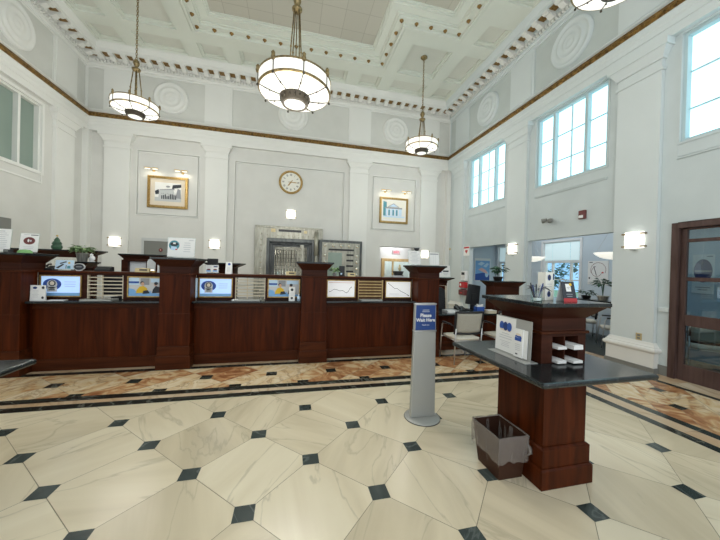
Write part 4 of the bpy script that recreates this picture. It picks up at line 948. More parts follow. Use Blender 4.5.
# things on the kiosk's upper shelf
Zk = 1.385
t = thing('pen_cup', 'clear cup bristling with dark pens on the kiosk shelf', 'pen holder', (1.885, 1.90, Zk))
f = MB(); f.lathe([(0, .003), (.036, .003), (.042, .075), (.044, .075), (.039, 0), (0, 0)], (0, 0, 0), 18); f.build('cup', 'glass', t)
rnd = random.Random(5); f = MB()
for i in range(11):
    a = rnd.uniform(0, 2 * PI); f.tube([(.012 * math.cos(a), .012 * math.sin(a), .006), (.05 * math.cos(a), .05 * math.sin(a), rnd.uniform(.10, .14))], .0042, 6, i % 3)
f.build('pens', ['inkd', 'blued', 'greyl'], t)
f = MB(); leaf_mesh(f, rnd, (0, 0, .10), .05, 14, .05, .6); f.build('pen_clips', 'ink', t)
t = thing('glass_dish', 'small clear glass dish with white slips left of the pen cup', 'dish', (1.835, 1.84, Zk)); f = MB(); f.lathe([(0, .003), (.03, .004), (.045, .03), (.048, .03), (.034, 0), (0, 0)], (0, 0, 0), 20); f.build('dish', 'glass', t); f = MB(); f.box(-.02, .02, -.015, .015, .005, .026); f.build('slips', 'white', t)
def art_tall(fr, g, w, h):
    for y in (.82, .2): fr.ell(g, w * .42, h * y, w * .2, h * .10, .002, 1); fr.ell(g, w * .42, h * y - .002, w * .12, h * .05, .003, 2)
    fr.rect(g, w * .80, w * .97, h * .70, h * .94, .002, 1); fr.para(g, w * .15, w * .65, h * .42, h * .6, 2, .002, 3, 2)
t = thing('leaflet_box', 'tall off-white leaflet box with dark blue discs on the kiosk shelf', 'leaflet box', (2.035, 1.945, Zk), .22)
f = MB(); f.box(-.055, .055, -.02, .045, 0, .225); f.build('box', 'clockf', t, bevel=.002); fr = Fr((-.055, -.0205, 0), (1, 0, 0), (0, 0, 1)); g = MB()
for z in (.182, .05): fr.ell(g, .045, z, .022, .024, .0012, 0); fr.ell(g, .045, z + .002, .012, .012, .002, 1)
fr.rect(g, .092, .106, .165, .215, .0012, 0); fr.para(g, .02, .08, .10, .14, 2, .001, 2, 2); g.build('printed_front', ['blued', 'inkd', 'inkl'], t)
tent((2.125, 1.86, Zk), .115, .155, 'dark green tent sign with a red foot on the kiosk shelf', lambda fr, g, w, h: [fr.rect(g, 0, w, 0, h * .17, .002, 1), fr.rect(g, w * .3, w * .68, h * .5, h * .88, .002, 2), fr.ell(g, w * .68, h * .85, .012, .012, .003, 3), fr.para(g, w * .36, w * .62, h * .6, h * .75, 2, .003, 4, 1), fr.para(g, w * .2, w * .8, h * .22, h * .42, 2, .002, 5, 3)], ['inkd', 'redp', 'white', 'yellow', 'ink', 'ink'], 'tent sign', -.10, .05, 2)
# wastebasket
t = thing('wastebasket', 'brown rectangular wastebasket with a clear liner on the floor against the kiosk', 'wastebasket', (1.70, 2.03, 0))
f = MB(); b0, b1 = (-.105, .105, -.125, .125), (-.135, .128, -.155, .17)
f.fru(0, b0, .335, b1); f.f.pop(1); f.m.pop(); f.sm.pop()      # open top
f.fru(.02, tuple(v * .95 for v in b0), .335, tuple(v * .95 for v in b1)); f.f.pop(-5); f.m.pop(); f.sm.pop()
f.build('bin_body', 'bin', t)
f = MB(); N_ = 96
def rim(z, g, wob, seed):
    out = []; ph = [random.Random(seed + q).uniform(0, 6.28) for q in range(4)]
    for i in range(N_):
        u = i / N_ * 4; s = int(u); q = u - s
        c = [(b1[0], b1[2]), (b1[1], b1[2]), (b1[1], b1[3]), (b1[0], b1[3])]
        a, b = c[s], c[(s + 1) % 4]; x, y = a[0] + (b[0] - a[0]) * q, a[1] + (b[1] - a[1]) * q
        th = 2 * PI * i / N_; k = 1 + g + wob * (math.sin(9 * th + 1.3) + .7 * math.sin(17 * th + 2.1) + .5 * math.sin(31 * th + ph[2])) * .9
        out.append((x * k, y * k, z + wob * .55 * (math.sin(5 * th + ph[0]) + math.sin(11 * th + ph[1]))))
    return out
rings = [rim(.10, -.22, .05, 1), rim(.20, -.13, .04, 2), rim(.30, -.06, .015, 3), rim(.337, -.02, .004, 4), rim(.345, .02, .003, 5), rim(.335, .045, .005, 6), rim(.29, .05, .010, 6), rim(.24, .045, .012, 6), rim(.19, .035, .013, 6), rim(.145, .025, .014, 6)]
mx = b1[1] + .004
vs = [(min(v[0], mx), v[1], v[2]) for r in rings for v in r]
f.add(vs, [(j * N_ + i, j * N_ + (i + 1) % N_, (j + 1) * N_ + (i + 1) % N_, (j + 1) * N_ + i) for j in range(len(rings) - 1) for i in range(N_)], 0, True)
f.tube([(mx - .012, -.155, .27), (mx - .002, -.172, .245), (mx - .004, -.180, .215), (mx - .022, -.172, .20)], [.010, .016, .014, .006], 8)
f.build('liner', 'bag', t)
# floor-standing waiting sign
t = thing('sign_stand', 'silver floor stand sign with a blue waiting panel in front of the teller line', 'sign', (1.430, 2.90, 0))
f = MB(); f.lathe([(0, 0), (.190, 0), (.190, .008), (.18, .014), (0, .016)], (0, 0, 0), 48); f.build('base_plate', 'silver', t)
f = MB(); f.lathe([(.192, 0), (.194, .004), (.192, .007)], (0, 0, 0), 48); f.build('base_rim', 'black', t)
zt = 1.24
def wz(z): return .142 + (.122 - .142) * z / zt
f = MB(); f.fru(.014, (-wz(0), wz(0), -.024, .024), zt, (-wz(zt), wz(zt), -.024, .024)); f.build('column', 'silver', t, bevel=.008)
fr = Fr((0, -.0245, 0), (1, 0, 0), (0, 0, 1)); f = MB(); z0, z1 = .955, 1.222
fr.poly(f, [(-wz(z0) + .010, z0), (wz(z0) - .010, z0), (wz(z1) - .010, z1), (-wz(z1) + .010, z1)], .0015, 0); f.build('sign_panel', 'signblue', t)
for z in (.938, zt - .012): MB().box(-wz(z) - .002, wz(z) + .002, -.028, .026, z, z + .014).build('panel_clip', 'chrome', t)
text('large_lettering', 'Please', .052, 'white', fr, 0, 1.112, .003, t, None, .0006, bold=.0012)
text('large_lettering', 'Wait Here', .050, 'white', fr, 0, 1.062, .003, t, None, .0006, bold=.0012)
text('small_lettering', 'Thank you', .020, 'white', fr, 0, 1.010, .003, t)
f = MB(); fr.para(f, -.065, .065, 1.145, 1.18, 2, .003, 0, 4); f.build('small_print', 'inkl', t)

# ------------------------------------------------------------------ guest chairs and desks
def chair(loc, lb, rotz):
    t = thing('guest_chair', lb, 'chair', loc, rotz, 'guest chairs')     # local: faces +y
    for sx in (-1, 1):
        f = MB(); f.tube([(sx * .255, -.21, 0), (sx * .252, -.215, .43), (sx * .25, -.235, .62)], .0115, 10); f.build('leg', 'chrome', t)
        f = MB(); f.tube([(sx * .262, .27, 0), (sx * .262, .235, .40), (sx * .262, .21, .62), (sx * .262, .17, .655), (sx * .262, .05, .66)], .0115, 10); f.build('leg', 'chrome', t)
        f = MB(); f.box(sx * .262 - .022, sx * .262 + .022, -.08, .19, .655, .68); f.tube([(sx * .25, -.235, .62), (sx * .26, -.16, .655), (sx * .262, -.06, .664)], .011, 8); f.build('armrest', 'black', t, bevel=.006)
    f = MB(); f.tube([(-.25, -.20, .40), (.25, -.20, .40)], .010, 8); f.tube([(-.26, .225, .40), (.26, .225, .40)], .010, 8); f.tube([(-.22, -.2, .40), (-.22, .22, .40)], .009, 8); f.tube([(.22, -.2, .40), (.22, .22, .40)], .009, 8); f.build('seat_frame', 'chrome', t)
    f = MB(); nx, ny = 8, 8; vs = []
    for z in (0, 1):
        for i in range(nx + 1):
            for j in range(ny + 1):
                u, v = i / nx * 2 - 1, j / ny * 2 - 1; r = 1 - .06 * (u * u) * (v * v)
                vs.append((u * .235 * r, .01 + v * .235 * r, .415 + z * (.055 - .022 * max(u ** 4, v ** 4)) + (.01 if v < 0 else 0) * v * v * z))
    k = (nx + 1) * (ny + 1); fs = []
    for i in range(nx):
        for j in range(ny):
            a = i * (ny + 1) + j; q = (a, a + 1, a + ny + 2, a + ny + 1); fs += [q[::-1], tuple(k + w for w in q)]
    per = [j for j in range(ny)] + [i * (ny + 1) + ny for i in range(nx)] + [nx * (ny + 1) + j for j in range(ny, 0, -1)] + [i * (ny + 1) for i in range(nx, 0, -1)]
    fs += [(per[i], per[(i + 1) % len(per)], k + per[(i + 1) % len(per)], k + per[i]) for i in range(len(per))]
    f.add(vs, fs, 0, True); f.build('seat', 'cream', t)
    # curved back pad in a black rim
    def bk(u, v, d): return (u * (.248 + .012 * v), -.235 - .05 * v + .05 * u * u - d + .0, .52 + v * .38)
    f = MB(); vs = []; nx, ny = 10, 8
    for d in (-.012, .012):
        for i in range(nx + 1):
            for j in range(ny + 1): vs.append(bk(i / nx * 1.84 - .92, .08 + j / ny * .86, d))
    k = (nx + 1) * (ny + 1); fs = []
    for i in range(nx):
        for j in range(ny):
            a = i * (ny + 1) + j; q = (a, a + 1, a + ny + 2, a + ny + 1); fs += [q[::-1], tuple(k + w for w in q)]
    per = [j for j in range(ny)] + [i * (ny + 1) + ny for i in range(nx)] + [nx * (ny + 1) + j for j in range(ny, 0, -1)] + [i * (ny + 1) for i in range(nx, 0, -1)]
    fs += [(per[i], per[(i + 1) % len(per)], k + per[(i + 1) % len(per)], k + per[i]) for i in range(len(per))]
    f.add(vs, fs, 0, True); f.build('backrest', 'taupe', t)
    f = MB(); loop = [bk(-1 + 2 * i / 10, 0.02, 0) for i in range(11)] + [bk(1, i / 6, 0) for i in range(1, 7)] + [bk(1 - 2 * i / 10, 1, 0) for i in range(1, 11)] + [bk(-1, 1 - i / 6, 0) for i in range(1, 7)]
    f.tube(loop, .021, 8); f.build('back_frame', 'black', t)
    return t
ch = chair((3.01, 4.64, 0), 'guest chair with its taupe back to the viewer, just right of the waiting sign', 0)
dup(ch, (3.86, 4.64, 0), 'guest chair at the desk beyond the waiting sign, half hidden by the kiosk top', 0)
dup(ch, (7.0, 4.92, 0), 'guest chair in the side office seen just left of the big white pier', .8)
dup(ch, (7.30, 5.85, 0), 'guest chair in the side office farther from the white pier, behind the kiosk', .8)
dup(ch, (6.85, 3.38, 0), 'dim guest chair behind the lower pane of the glazed wooden door', -.9)
t = thing('reception_desk', 'dark-topped wooden desk beyond the waiting sign with two guest chairs in front', 'desk', (3.9, 5.35, 0)); org = t.location.copy()
f = MB(); f.box(2.74, 5.0, 4.96, 5.75, .742, .775); f.build('desk_top', 'lam', t, org, bevel=.008)
f = MB(); f.box(2.78, 4.96, 5.10, 5.13, .06, .742); f.box(2.78, 2.82, 5.13, 5.70, 0, .742); f.box(4.92, 4.96, 5.13, 5.70, 0, .742); f.build('modesty_panel', 'wood', t, org, bevel=.003)
f = MB(); f.box(2.80, 4.94, 5.085, 5.10, .06, .22); f.build('plinth', 'woodh', t, org, bevel=.003)
t = thing('desk_hutch', 'dark flared hutch standing on the desk, a potted plant on its black top', 'cabinet', (4.315, 5.21, .775))
f = MB(); f.box(-.30, .30, -.13, .13, 0, .53); f.fru(.53, (-.30, .30, -.13, .13), .62, (-.375, .375, -.20, .20)); f.build('flared_body', 'woodd', t, bevel=.003); f = MB(); f.box(-.385, .385, -.21, .21, .62, .645); f.build('top', 'lam', t, bevel=.005)
f = MB(); f.box(-.31, .31, -.14, .14, .0, .05); f.build('plinth', 'woodh', t)
plant((4.19, 5.2, 1.42), 'broad-leaved plant in a dark bowl on the desk hutch', 'pot', 'leafd', .13, .30, 42, .115, potr=.095, poth=.085, seed=9, up=1.0, flat=.6)
t = thing('computer_monitor', 'black monitor seen from behind on the desk, beside the red wall boxes', 'monitor', (3.78, 5.45, .775)); f = MB(); f.prism([(-.17, .14), (.14, .10), (.17, .52), (-.10, .56)], 'XZ', -.03, .02); f.build('monitor_screen', 'black', t, bevel=.01); f = MB(); f.box(-.10, .12, -.1, .1, 0, .015); f.prism([(-.04, .01), (.06, .01), (.05, .2), (-.05, .2)], 'XZ', -.01, .025); f.box(-.05, .05, -.05, -.03, .2, .36); f.build('stand', 'black', t, bevel=.004)
t = thing('desk_telephone', 'black desk telephone left of the monitor', 'telephone', (3.42, 5.32, .775)); f = MB(); f.prism([(-.10, 0), (.10, 0), (.10, .10), (-.10, .03)], 'YZ', -.10, .10); f.build('phone_base', 'black', t, bevel=.004); f = MB(); f.tube([(-.07, -.09, .06), (-.07, -.04, .10), (-.07, .03, .125), (-.07, .08, .12)], [.022, .014, .014, .022], 8); f.build('handset', 'black', t); f = MB(); f.tube([(.02 + .03 * math.cos(a * .8), -.05 - .012 * a, .05 + .03 * math.sin(a * .8)) for a in range(14)], .006, 6); f.build('cord', 'black', t)
t = thing('paper_tray', 'low pale paper tray on the desk in front of the telephone', 'tray', (3.12, 5.2, .775)); f = MB(); f.box(-.13, .13, -.10, .10, 0, .006); f.box(-.13, .13, .094, .10, .006, .05); f.box(-.13, -.124, -.1, .094, .006, .05); f.box(.124, .13, -.1, .094, .006, .05); f.build('tray', 'greyl', t); f = MB(); f.box(-.10, .10, -.09, .08, .006, .030); f.build('papers', 'white', t)
t = thing('blue_mug', 'blue box of white tissues on the desk beside the yellow folders', 'tissue box', (3.71, 5.12, .775)); f = MB(); f.box(-.085, .085, -.05, .06, 0, .12); f.build('box', 'blue', t, bevel=.004); f = MB(); f.prism([(-.06, .115), (.06, .115), (.075, .165), (.01, .15), (-.05, .175)], 'XZ', -.02, .02); f.build('tissue', 'white', t); t.name = 'tissue_box'
t = thing('folder_stack', 'stack of yellowish folders on the desk left of the hutch', 'folders', (3.915, 5.06, .775)); f = MB()
for i in range(8): f.box(-.105 + random.uniform(-.006, .006), .085 + random.uniform(-.006, .006), -.09, .075 + random.uniform(-.01, .01), i * .008, i * .008 + .006, i % 2)
f.build('folders', ['manila', 'white'], t)
t = thing('office_chair', 'black mesh office chair behind the desk at the rightmost teller pillar', 'chair', (3.20, 5.95, 0)); f = MB(); f.prism([(-.24, .62), (.22, .62), (.19, 1.16), (.10, 1.20), (-.16, 1.20), (-.22, 1.14)], 'XZ', -.03, .0); f.build('backrest', 'blackm', t, bevel=.012)
f = MB(); f.tube([(-.24, -.015, .62), (-.22, -.015, 1.14), (-.16, -.015, 1.21), (.10, -.015, 1.21), (.19, -.015, 1.16), (.22, -.015, .62)], .016, 8); f.build('back_frame', 'black', t); f = MB(); f.box(-.24, .24, .0, .46, .44, .52); f.build('seat', 'blackm', t, bevel=.02); f = MB(); f.tube([(0, .22, .08), (0, .22, .45)], .028, 10)
for i in range(5): a = i * 2 * PI / 5; f.tube([(0, .22, .09), (.28 * math.cos(a), .22 + .28 * math.sin(a), .045)], [.022, .014], 8); f.ball((.28 * math.cos(a), .22 + .28 * math.sin(a), .028), .028)
f.build('base', 'black', t)
t = thing('desk_divider', 'dark wood end panel with a pale edge, left of the red wall boxes', 'panel', (3.73, 6.6, 0)); f = MB(); f.box(-.11, .05, -.02, .3, 0, 1.22); f.build('panel', 'wood', t, bevel=.003); f = MB(); f.box(.05, .09, -.022, .3, 0, 1.22); f.build('edge_strip', 'slat', t)
# side office desk under the windows
t = thing('side_office_desk', 'dark desk with a black top in the side office behind the kiosk', 'desk', (6.55, 6.4, 0)); org = t.location.copy()
f = MB(); f.box(6.30, 6.80, 5.70, 7.05, .73, .76); f.build('desk_top', 'lam', t, org, bevel=.006); f = MB(); f.box(6.34, 6.37, 5.74, 7.0, .05, .73); f.box(6.37, 6.76, 5.74, 5.77, 0, .73); f.box(6.37, 6.76, 6.97, 7.0, 0, .73); f.build('desk_panels', 'wood', t, org)
# planter shelf with two plants in the second opening
t = thing('planter_shelf', 'black-topped low partition across the side-office opening, plants on it', 'partition', (6.40, 4.86, 0)); f = MB(); f.box(-.16, .16, -.60, .55, 1.035, 1.065); f.build('top', 'lam', t, bevel=.005); f = MB(); f.box(-.13, .13, -.56, .5, .93, 1.035); f.build('panel', 'woodd', t)
f = MB()
for y in (-.55, .46): f.box(-.03, .03, y, y + .04, 0, .93)
f.build('posts', 'woodd', t)
plant((6.36, 4.72, 1.065), 'tall dark green plant in a grey pot by the white pier in the side-office opening', 'potg', 'leafd', .16, .47, 46, .12, potr=.10, poth=.10, seed=12, up=.95, stems=9)
plant((6.42, 5.12, 1.065), 'low spreading green plant in a dark bowl left of the taller plant by the pier', 'pot', 'leafd', .14, .17, 40, .095, potr=.09, poth=.07, seed=15, up=.6, stems=6)

# ------------------------------------------------------------------ pictures, clock, lamps and devices on the walls
def picture(x0, x1, z0, z1, lb, art, mats, wf=.075):
    t = thing('framed_picture', lb, 'picture', ((x0 + x1) / 2, YF, z0), 0, 'gilt framed pictures'); org = t.location.copy()
    fr = Fr((x0, YF - .012, z0), (1, 0, 0), (0, 0, 1)); W, H = x1 - x0, z1 - z0; f = MB()
    fr.frame(f, 0, W, 0, H, wf, -.01, .035, 0); fr.frame(f, .012, W - .012, .012, H - .012, .022, .035, .055, 0); fr.frame(f, wf - .016, W - wf + .016, wf - .016, H - wf + .016, .016, .035, .045, 0); f.build('frame', 'goldf', t, org)
    g = MB(); fr.slab(g, wf - .01, W - wf + .01, wf - .01, H - wf + .01, -.01, .012, 0); g.build('mount', mats[0], t, org)
    g = MB(); art(fr, g, W, H); g.build('print', mats[1:], t, org)
def art_photo(fr, g, W, H):
    a0, a1, b0, b1 = .20, W - .19, .21, H - .19
    fr.rect(g, a0, a1, b0, b1, .014, 0); fr.rect(g, a0, a1, b0, b0 + .12, .015, 1)
    fr.poly(g, [(a0, b0 + .30), (a0 + .10, b0 + .36), (a0 + .14, b0 + .22), (a0 + .02, b0 + .2)], .015, 3)
    fr.poly(g, [(a0 + .10, b0 + .12), (a0 + .12, b0 + .33), (a1 - .22, b0 + .38), (a1 - .16, b0 + .12)], .016, 1); fr.poly(g, [(a0 + .10, b0 + .33), (a1 - .18, b0 + .37), (a1 - .20, b0 + .41), (a0 + .14, b0 + .36)], .017, 2)
    fr.poly(g, [(a1 - .26, b0 + .40), (a1, b0 + .46), (a1, b1 - .02), (a1 - .24, b1 - .06)], .016, 3); fr.poly(g, [(a1 - .16, b0 + .12), (a1 - .10, b0 + .42), (a1 - .02, b0 + .38), (a1, b0 + .10)], .017, 2)
    rn = random.Random(3)
    for i in range(9): x = a0 + .18 + i * .048; fr.rect(g, x, x + .030, b0 + .07, b0 + .16 + rn.uniform(0, .08), .018, 3); fr.ell(g, x + .015, b0 + .25 + rn.uniform(-.03, .0), .012, .016, .0185, 2, 8)
    fr.ell(g, a0 + .36, b0 + .46, .06, .03, .016, 2, 14)
picture(-4.33, -3.21, 3.31, 4.29, 'gilt framed old photograph of people before a building, on the far wall at left', art_photo, ['mat', 'white', 'greyl', 'ink', 'inkd'])
def art_house(fr, g, W, H):
    a0, a1, b0, b1 = .14, W - .13, .14, H - .12
    fr.rect(g, a0, a1, b0, b1, .014, 0); fr.poly(g, [(a0, b0 + .10), (a0 + .15, b0 + .10), (a0 + .13, b1 - .05), (a0, b1 - .02)], .015, 3); fr.poly(g, [(a0 + .10, b0 + .14), (a1 - .12, b0 + .14), (a1 - .12, b0 + .40), (a0 + .10, b0 + .40)], .0155, 1)
    fr.poly(g, [(a0 + .06, b0 + .40), (a1 - .10, b0 + .40), (a1 - .10, b0 + .45), (a0 + .06, b0 + .45)], .017, 2); fr.poly(g, [(a0 + .16, b0 + .46), (a1 - .20, b0 + .46), (a0 + .40, b0 + .60)], .017, 2); fr.poly(g, [(a0 + .22, b0 + .475), (a1 - .26, b0 + .475), (a0 + .40, b0 + .575)], .018, 1)
    for x in (.20, .36, .50): fr.rect(g, a0 + x, a0 + x + .06, b0 + .15, b0 + .36, .018, 3)
    for x in (.15, .29, .44, .58): fr.rect(g, a0 + x, a0 + x + .025, b0 + .14, b0 + .40, .0185, 0)
    fr.rect(g, a0, a1, b0 + .08, b0 + .13, .016, 1)
picture(3.12, 4.23, 3.30, 4.25, 'gilt framed drawing of a columned building, on the far wall at right', art_house, ['white', 'clockf', 'bluep', 'ink', 'teal'])
pl = None
for x, lb in ((-4.18, 'brass picture light above the old photograph, left one'), (-3.37, 'brass picture light above the old photograph, right one'), (3.32, 'brass picture light above the columned-building drawing, left one'), (4.10, 'brass picture light above the columned-building drawing, right one')):
    if pl is None:
        t = pl = thing('picture_light', lb, 'picture light', (x, YF, 4.45), 0, 'brass picture lights')
        f = MB(); f.lathe([(.04, 0), (.04, .015), (0, .02)], (0, 0, 0), 14, 0, 'Y'); f.tube([(0, -.01, 0), (0, -.10, .03), (0, -.17, .0)], .010, 8); f.build('arm', 'brass', t)
        for s in (-1, 1):
            f = MB(); f.lathe([(.035, -.08), (.035, .075), (.0, .08)], (s * .10, -.18, .005), 14, 0, 'X', 0, PI); f.build('lamp_shade', 'brass', t)
            f = MB(); f.tube([(s * .10 - .065, -.18, -.004), (s * .10 + .065, -.18, -.004)], .012, 8); f.build('bulb', 'bulb', t)
    else: dup(pl, (x, YF, 4.45), lb)
t = thing('wall_clock', 'round gilt-rimmed wall clock on the far wall above the vault', 'clock', (-.06, YF, 4.47)); f = MB(); f.lathe([(.39, 0), (.40, .03), (.385, .055), (.36, .06), (.34, .045), (.325, .03)], (0, 0, 0), 48, 0, 'Y'); f.build('rim', 'goldf', t); f = MB(); f.lathe([(.335, .0), (.335, .025), (0, .025)], (0, 0, 0), 48, 0, 'Y', sm=False); f.build('dial', 'clockf', t)
fr = Fr((0, -.027, 0), (1, 0, 0), (0, 0, 1)); f = MB()
for k in range(12):
    a = PI / 2 - k * PI / 6; c, s = math.cos(a), math.sin(a); nb = [4, 1, 2, 3, 3, 2, 3, 3, 4, 3, 2, 3][k]
    for i in range(nb):
        o = (i - (nb - 1) / 2) * .018; fr.line(f, [(c * .215 - s * o, s * .215 + c * o), (c * .285 - s * o, s * .285 + c * o)], .009, .001, 0)
f.build('numerals', 'inkd', t)
def hand(name, ang, L, w):
    a = math.radians(90 - ang); c, s = math.cos(a), math.sin(a); f = MB(); fr.slab(f, -.0, .0001, 0, .0001, 0, .0001, 0); f.__init__()
    fr.poly(f, [(-c * .09 - s * w, -s * .09 + c * w), (-c * .09 + s * w, -s * .09 - c * w), (c * L * .6 + s * w * 1.6, s * L * .6 - c * w * 1.6), (c * L, s * L), (c * L * .6 - s * w * 1.6, s * L * .6 + c * w * 1.6)], .006 if L > .2 else .004, 0); f.build(name, 'goldf', t)
hand('minute_hand', 92, .26, .010); hand('hour_hand', 216, .19, .013)
f = MB(); f.lathe([(.028, .027), (.028, .038), (0, .042)], (0, 0, 0), 14, 0, 'Y'); f.build('hub', 'goldf', t)

def sconce(loc, rotz, lb, first=[None]):
    if first[0] is not None: return dup(first[0], loc, lb, rotz)
    t = thing('wall_sconce', lb, 'sconce', loc, rotz, 'lit wall sconces'); first[0] = t
    f = MB(); f.box(-.10, .10, -.02, 0, -.12, .12); f.build('back_plate', 'chrome', t)
    f = MB(); K = 14; vs = []
    for z in (-.14, .14):
        for i in range(K + 1): a = PI * i / K; vs.append((.15 * math.cos(a), -.02 - .08 * math.sin(a), z))
    f.add(vs, [(i, i + 1, K + 2 + i, K + 1 + i) for i in range(K)] + [tuple(range(K + 1)), tuple(range(K + 1, 2 * K + 2))[::-1]], 0, True); f.build('lamp_shade', 'sconce', t)
    f = MB()
    for s in (-1, 1):
        for z in (-.11, .11): f.box(min(s * .172, s * .10), max(s * .172, s * .10), -.075, -.0, z - .012, z + .012)
    f.build('brackets', 'bronze', t)
    f = MB(); f.lathe([(.0, -.175), (.05, -.175), (.06, -.157), (0, -.155)], (0, -.045, 0), 12); f.build('finial_plate', 'greyl', t)
    return t
for x, z, y, r, lb in ((-5.13, 2.20, YF - .07, 0, 'lit sconce on the far-left pilaster above the rear hutches'), (-2.385, 2.25, YF - .07, 0, 'lit sconce on the pilaster right of the emblem sign'), (-.03, 3.38, YF, 0, 'lit sconce on the far wall between the clock and the vault'), (4.94, 2.20, YF - .07, 0, 'lit sconce between the two sheets on the rightmost teller pillar'), (None, 2.24, 6.70, PI / 2, 'lit sconce on the pier between the two side openings'), (None, 2.22, 3.83, PI / 2, 'large lit sconce on the white pier beside the wooden door')):
    if x is None: sconce((XR - .07, y, z), -PI / 2, lb)
    else: sconce((x, y, z), r, lb)
# fire alarm, camera heads, boxes
t = thing('fire_alarm', 'red-brown fire alarm with a white strobe on the right wall above the side opening', 'fire alarm', (XR, 4.83, 2.845)); f = MB(); f.box(-.06, 0, -.07, .07, -.09, .09); f.build('housing', 'redbr', t, bevel=.012); f = MB(); f.box(-.085, -.06, -.045, .045, -.075, -.015); f.build('strobe', 'white2', t, bevel=.008)
t = thing('emergency_light', 'small grey two-headed emergency light on the right wall', 'emergency light', (XR, 5.60, 2.85)); f = MB(); f.lathe([(.05, 0), (.05, -.03), (0, -.035)], (0, 0, 0), 14, 0, 'X'); f.tube([(-.03, 0, 0), (-.09, .06, .01)], .012, 8); f.tube([(-.03, 0, 0), (-.09, -.06, -.01)], .012, 8); f.build('mount', 'greyl', t)
for s in (-1, 1):
    f = MB(); f.tube([(-.07, s * .05, s * .01), (-.16, s * .11, s * .01 - .03)], [.04, .055], 12); f.build('lamp_head', 'grey', t)
t = thing('alarm_notice', 'white notice with red wording and a red heart on the right wall', 'notice', (XR, 8.95, 2.06)); fr = Fr((-.006, .17, 0), (0, -1, 0), (0, 0, 1)); f = MB(); fr.slab(f, 0, .34, 0.08, .40, -.005, 0, 0); fr.rect(f, .02, .32, .33, .385, .001, 1); fr.ell(f, .135, .245, .04, .035, .001, 1); fr.ell(f, .205, .245, .04, .035, .0012, 1); fr.poly(f, [(.098, .235), (.17, .15), (.242, .235)], .0014, 1); fr.slab(f, .12, .22, 0, .06, -.005, 0, 2); f.build('notice_board', ['white', 'red', 'greyl'], t)
t = thing('sanitizer_dispenser', 'white and grey dispenser above the red boxes on the right wall', 'dispenser', (XR, 8.98, 1.27)); f = MB(); f.box(-.10, 0, -.15, .13, 0, .34); f.build('housing', 'white2', t, bevel=.015); f = MB(); f.box(-.105, -.098, -.10, .08, .2, .29); f.build('window', 'inkd', t); f = MB(); f.box(-.12, -.02, -.09, .07, -.03, .03); f.build('spout', 'greyl', t, bevel=.008)
t = thing('first_aid_box', 'bright red box with a white mark on the right wall, upper of two', 'box', (XR, 9.0, 1.02)); f = MB(); f.box(-.13, 0, -.19, .17, 0, .20); f.build('case', 'redp', t, bevel=.03); f = MB(); f.lathe([(.05, -.132), (.0, -.134)], (0, .06, .11), 14, 0, 'X'); f.build('white_mark', 'white', t)
t = thing('first_aid_box', 'darker red box on the right wall, lower of two', 'box', (XR, 9.0, .77)); f = MB(); f.box(-.14, 0, -.19, .17, 0, .17); f.fru(.17, (-.14, 0, -.19, .17), .21, (-.06, 0, -.1, .1)); f.build('case', 'redbr', t, bevel=.02); f = MB(); f.box(-.15, -.135, -.06, .05, .06, .1); f.build('latch', 'redp', t)
mb = MB(); mb.lathe([(.045, 0), (.045, -.02), (.03, -.03), (0, -.03)], (XR, 10.02, 2.43), 16, 0, 'X'); tag(mb.build('thermostat', 'beige', None, (XR, 10.02, 2.43)), 'small beige round control on the right wall near the far corner', 'thermostat')
t = thing('power_outlet', 'brass wall outlet plate low on the white pier', 'outlet', (XR - .07, 3.73, .50)); f = MB(); f.box(-.008, 0, -.045, .045, 0, .12); f.build('plate', 'beige', t, bevel=.003); f = MB(); f.box(-.012, -.007, -.02, .02, .02, .05); f.box(-.012, -.007, -.02, .02, .07, .10); f.build('sockets', 'grey', t)
t = thing('dome_camera', 'dark dome camera on the far wall beside the lobby doorway', 'camera', (4.60, YF, 2.40)); f = MB(); f.lathe([(.0, -.10), (.07, -.07), (.10, 0), (.10, .03), (0, .03)], (0, -.10, 0), 16); f.build('dome', 'inkd', t); f = MB(); f.box(-.11, .11, -.2, 0, .02, .05); f.build('mount', 'greyl', t)
t = thing('wall_panel_box', 'grey metal box on the left wall, cut by the photo edge', 'box', (XL, 7.68, 2.22)); f = MB(); f.box(0, .08, -.2, .18, 0, .25); f.build('case', 'grey', t, bevel=.006); f = MB(); f.box(.078, .085, -.18, .16, .02, .23); f.build('cover', 'grey', t)
t = thing('exit_sign', 'red-lettered exit sign hanging in the lobby behind the far doorway', 'exit sign', (4.17, 11.2, 2.17)); f = MB(); f.box(-.17, .17, -.03, .03, 0.03, .21); f.box(-.02, .02, -.02, .02, .21, .79); f.build('housing', 'white2', t, bevel=.004); f = MB(); f.box(-.155, .155, -.034, -.03, .045, .195); f.build('sign_face', 'exitp', t); fr = Fr((0, -.035, 0), (1, 0, 0), (0, 0, 1)); text('exit_lettering', 'EXIT', .11, 'exit', fr, 0, .12, .002, t, None, .001, bold=.003)
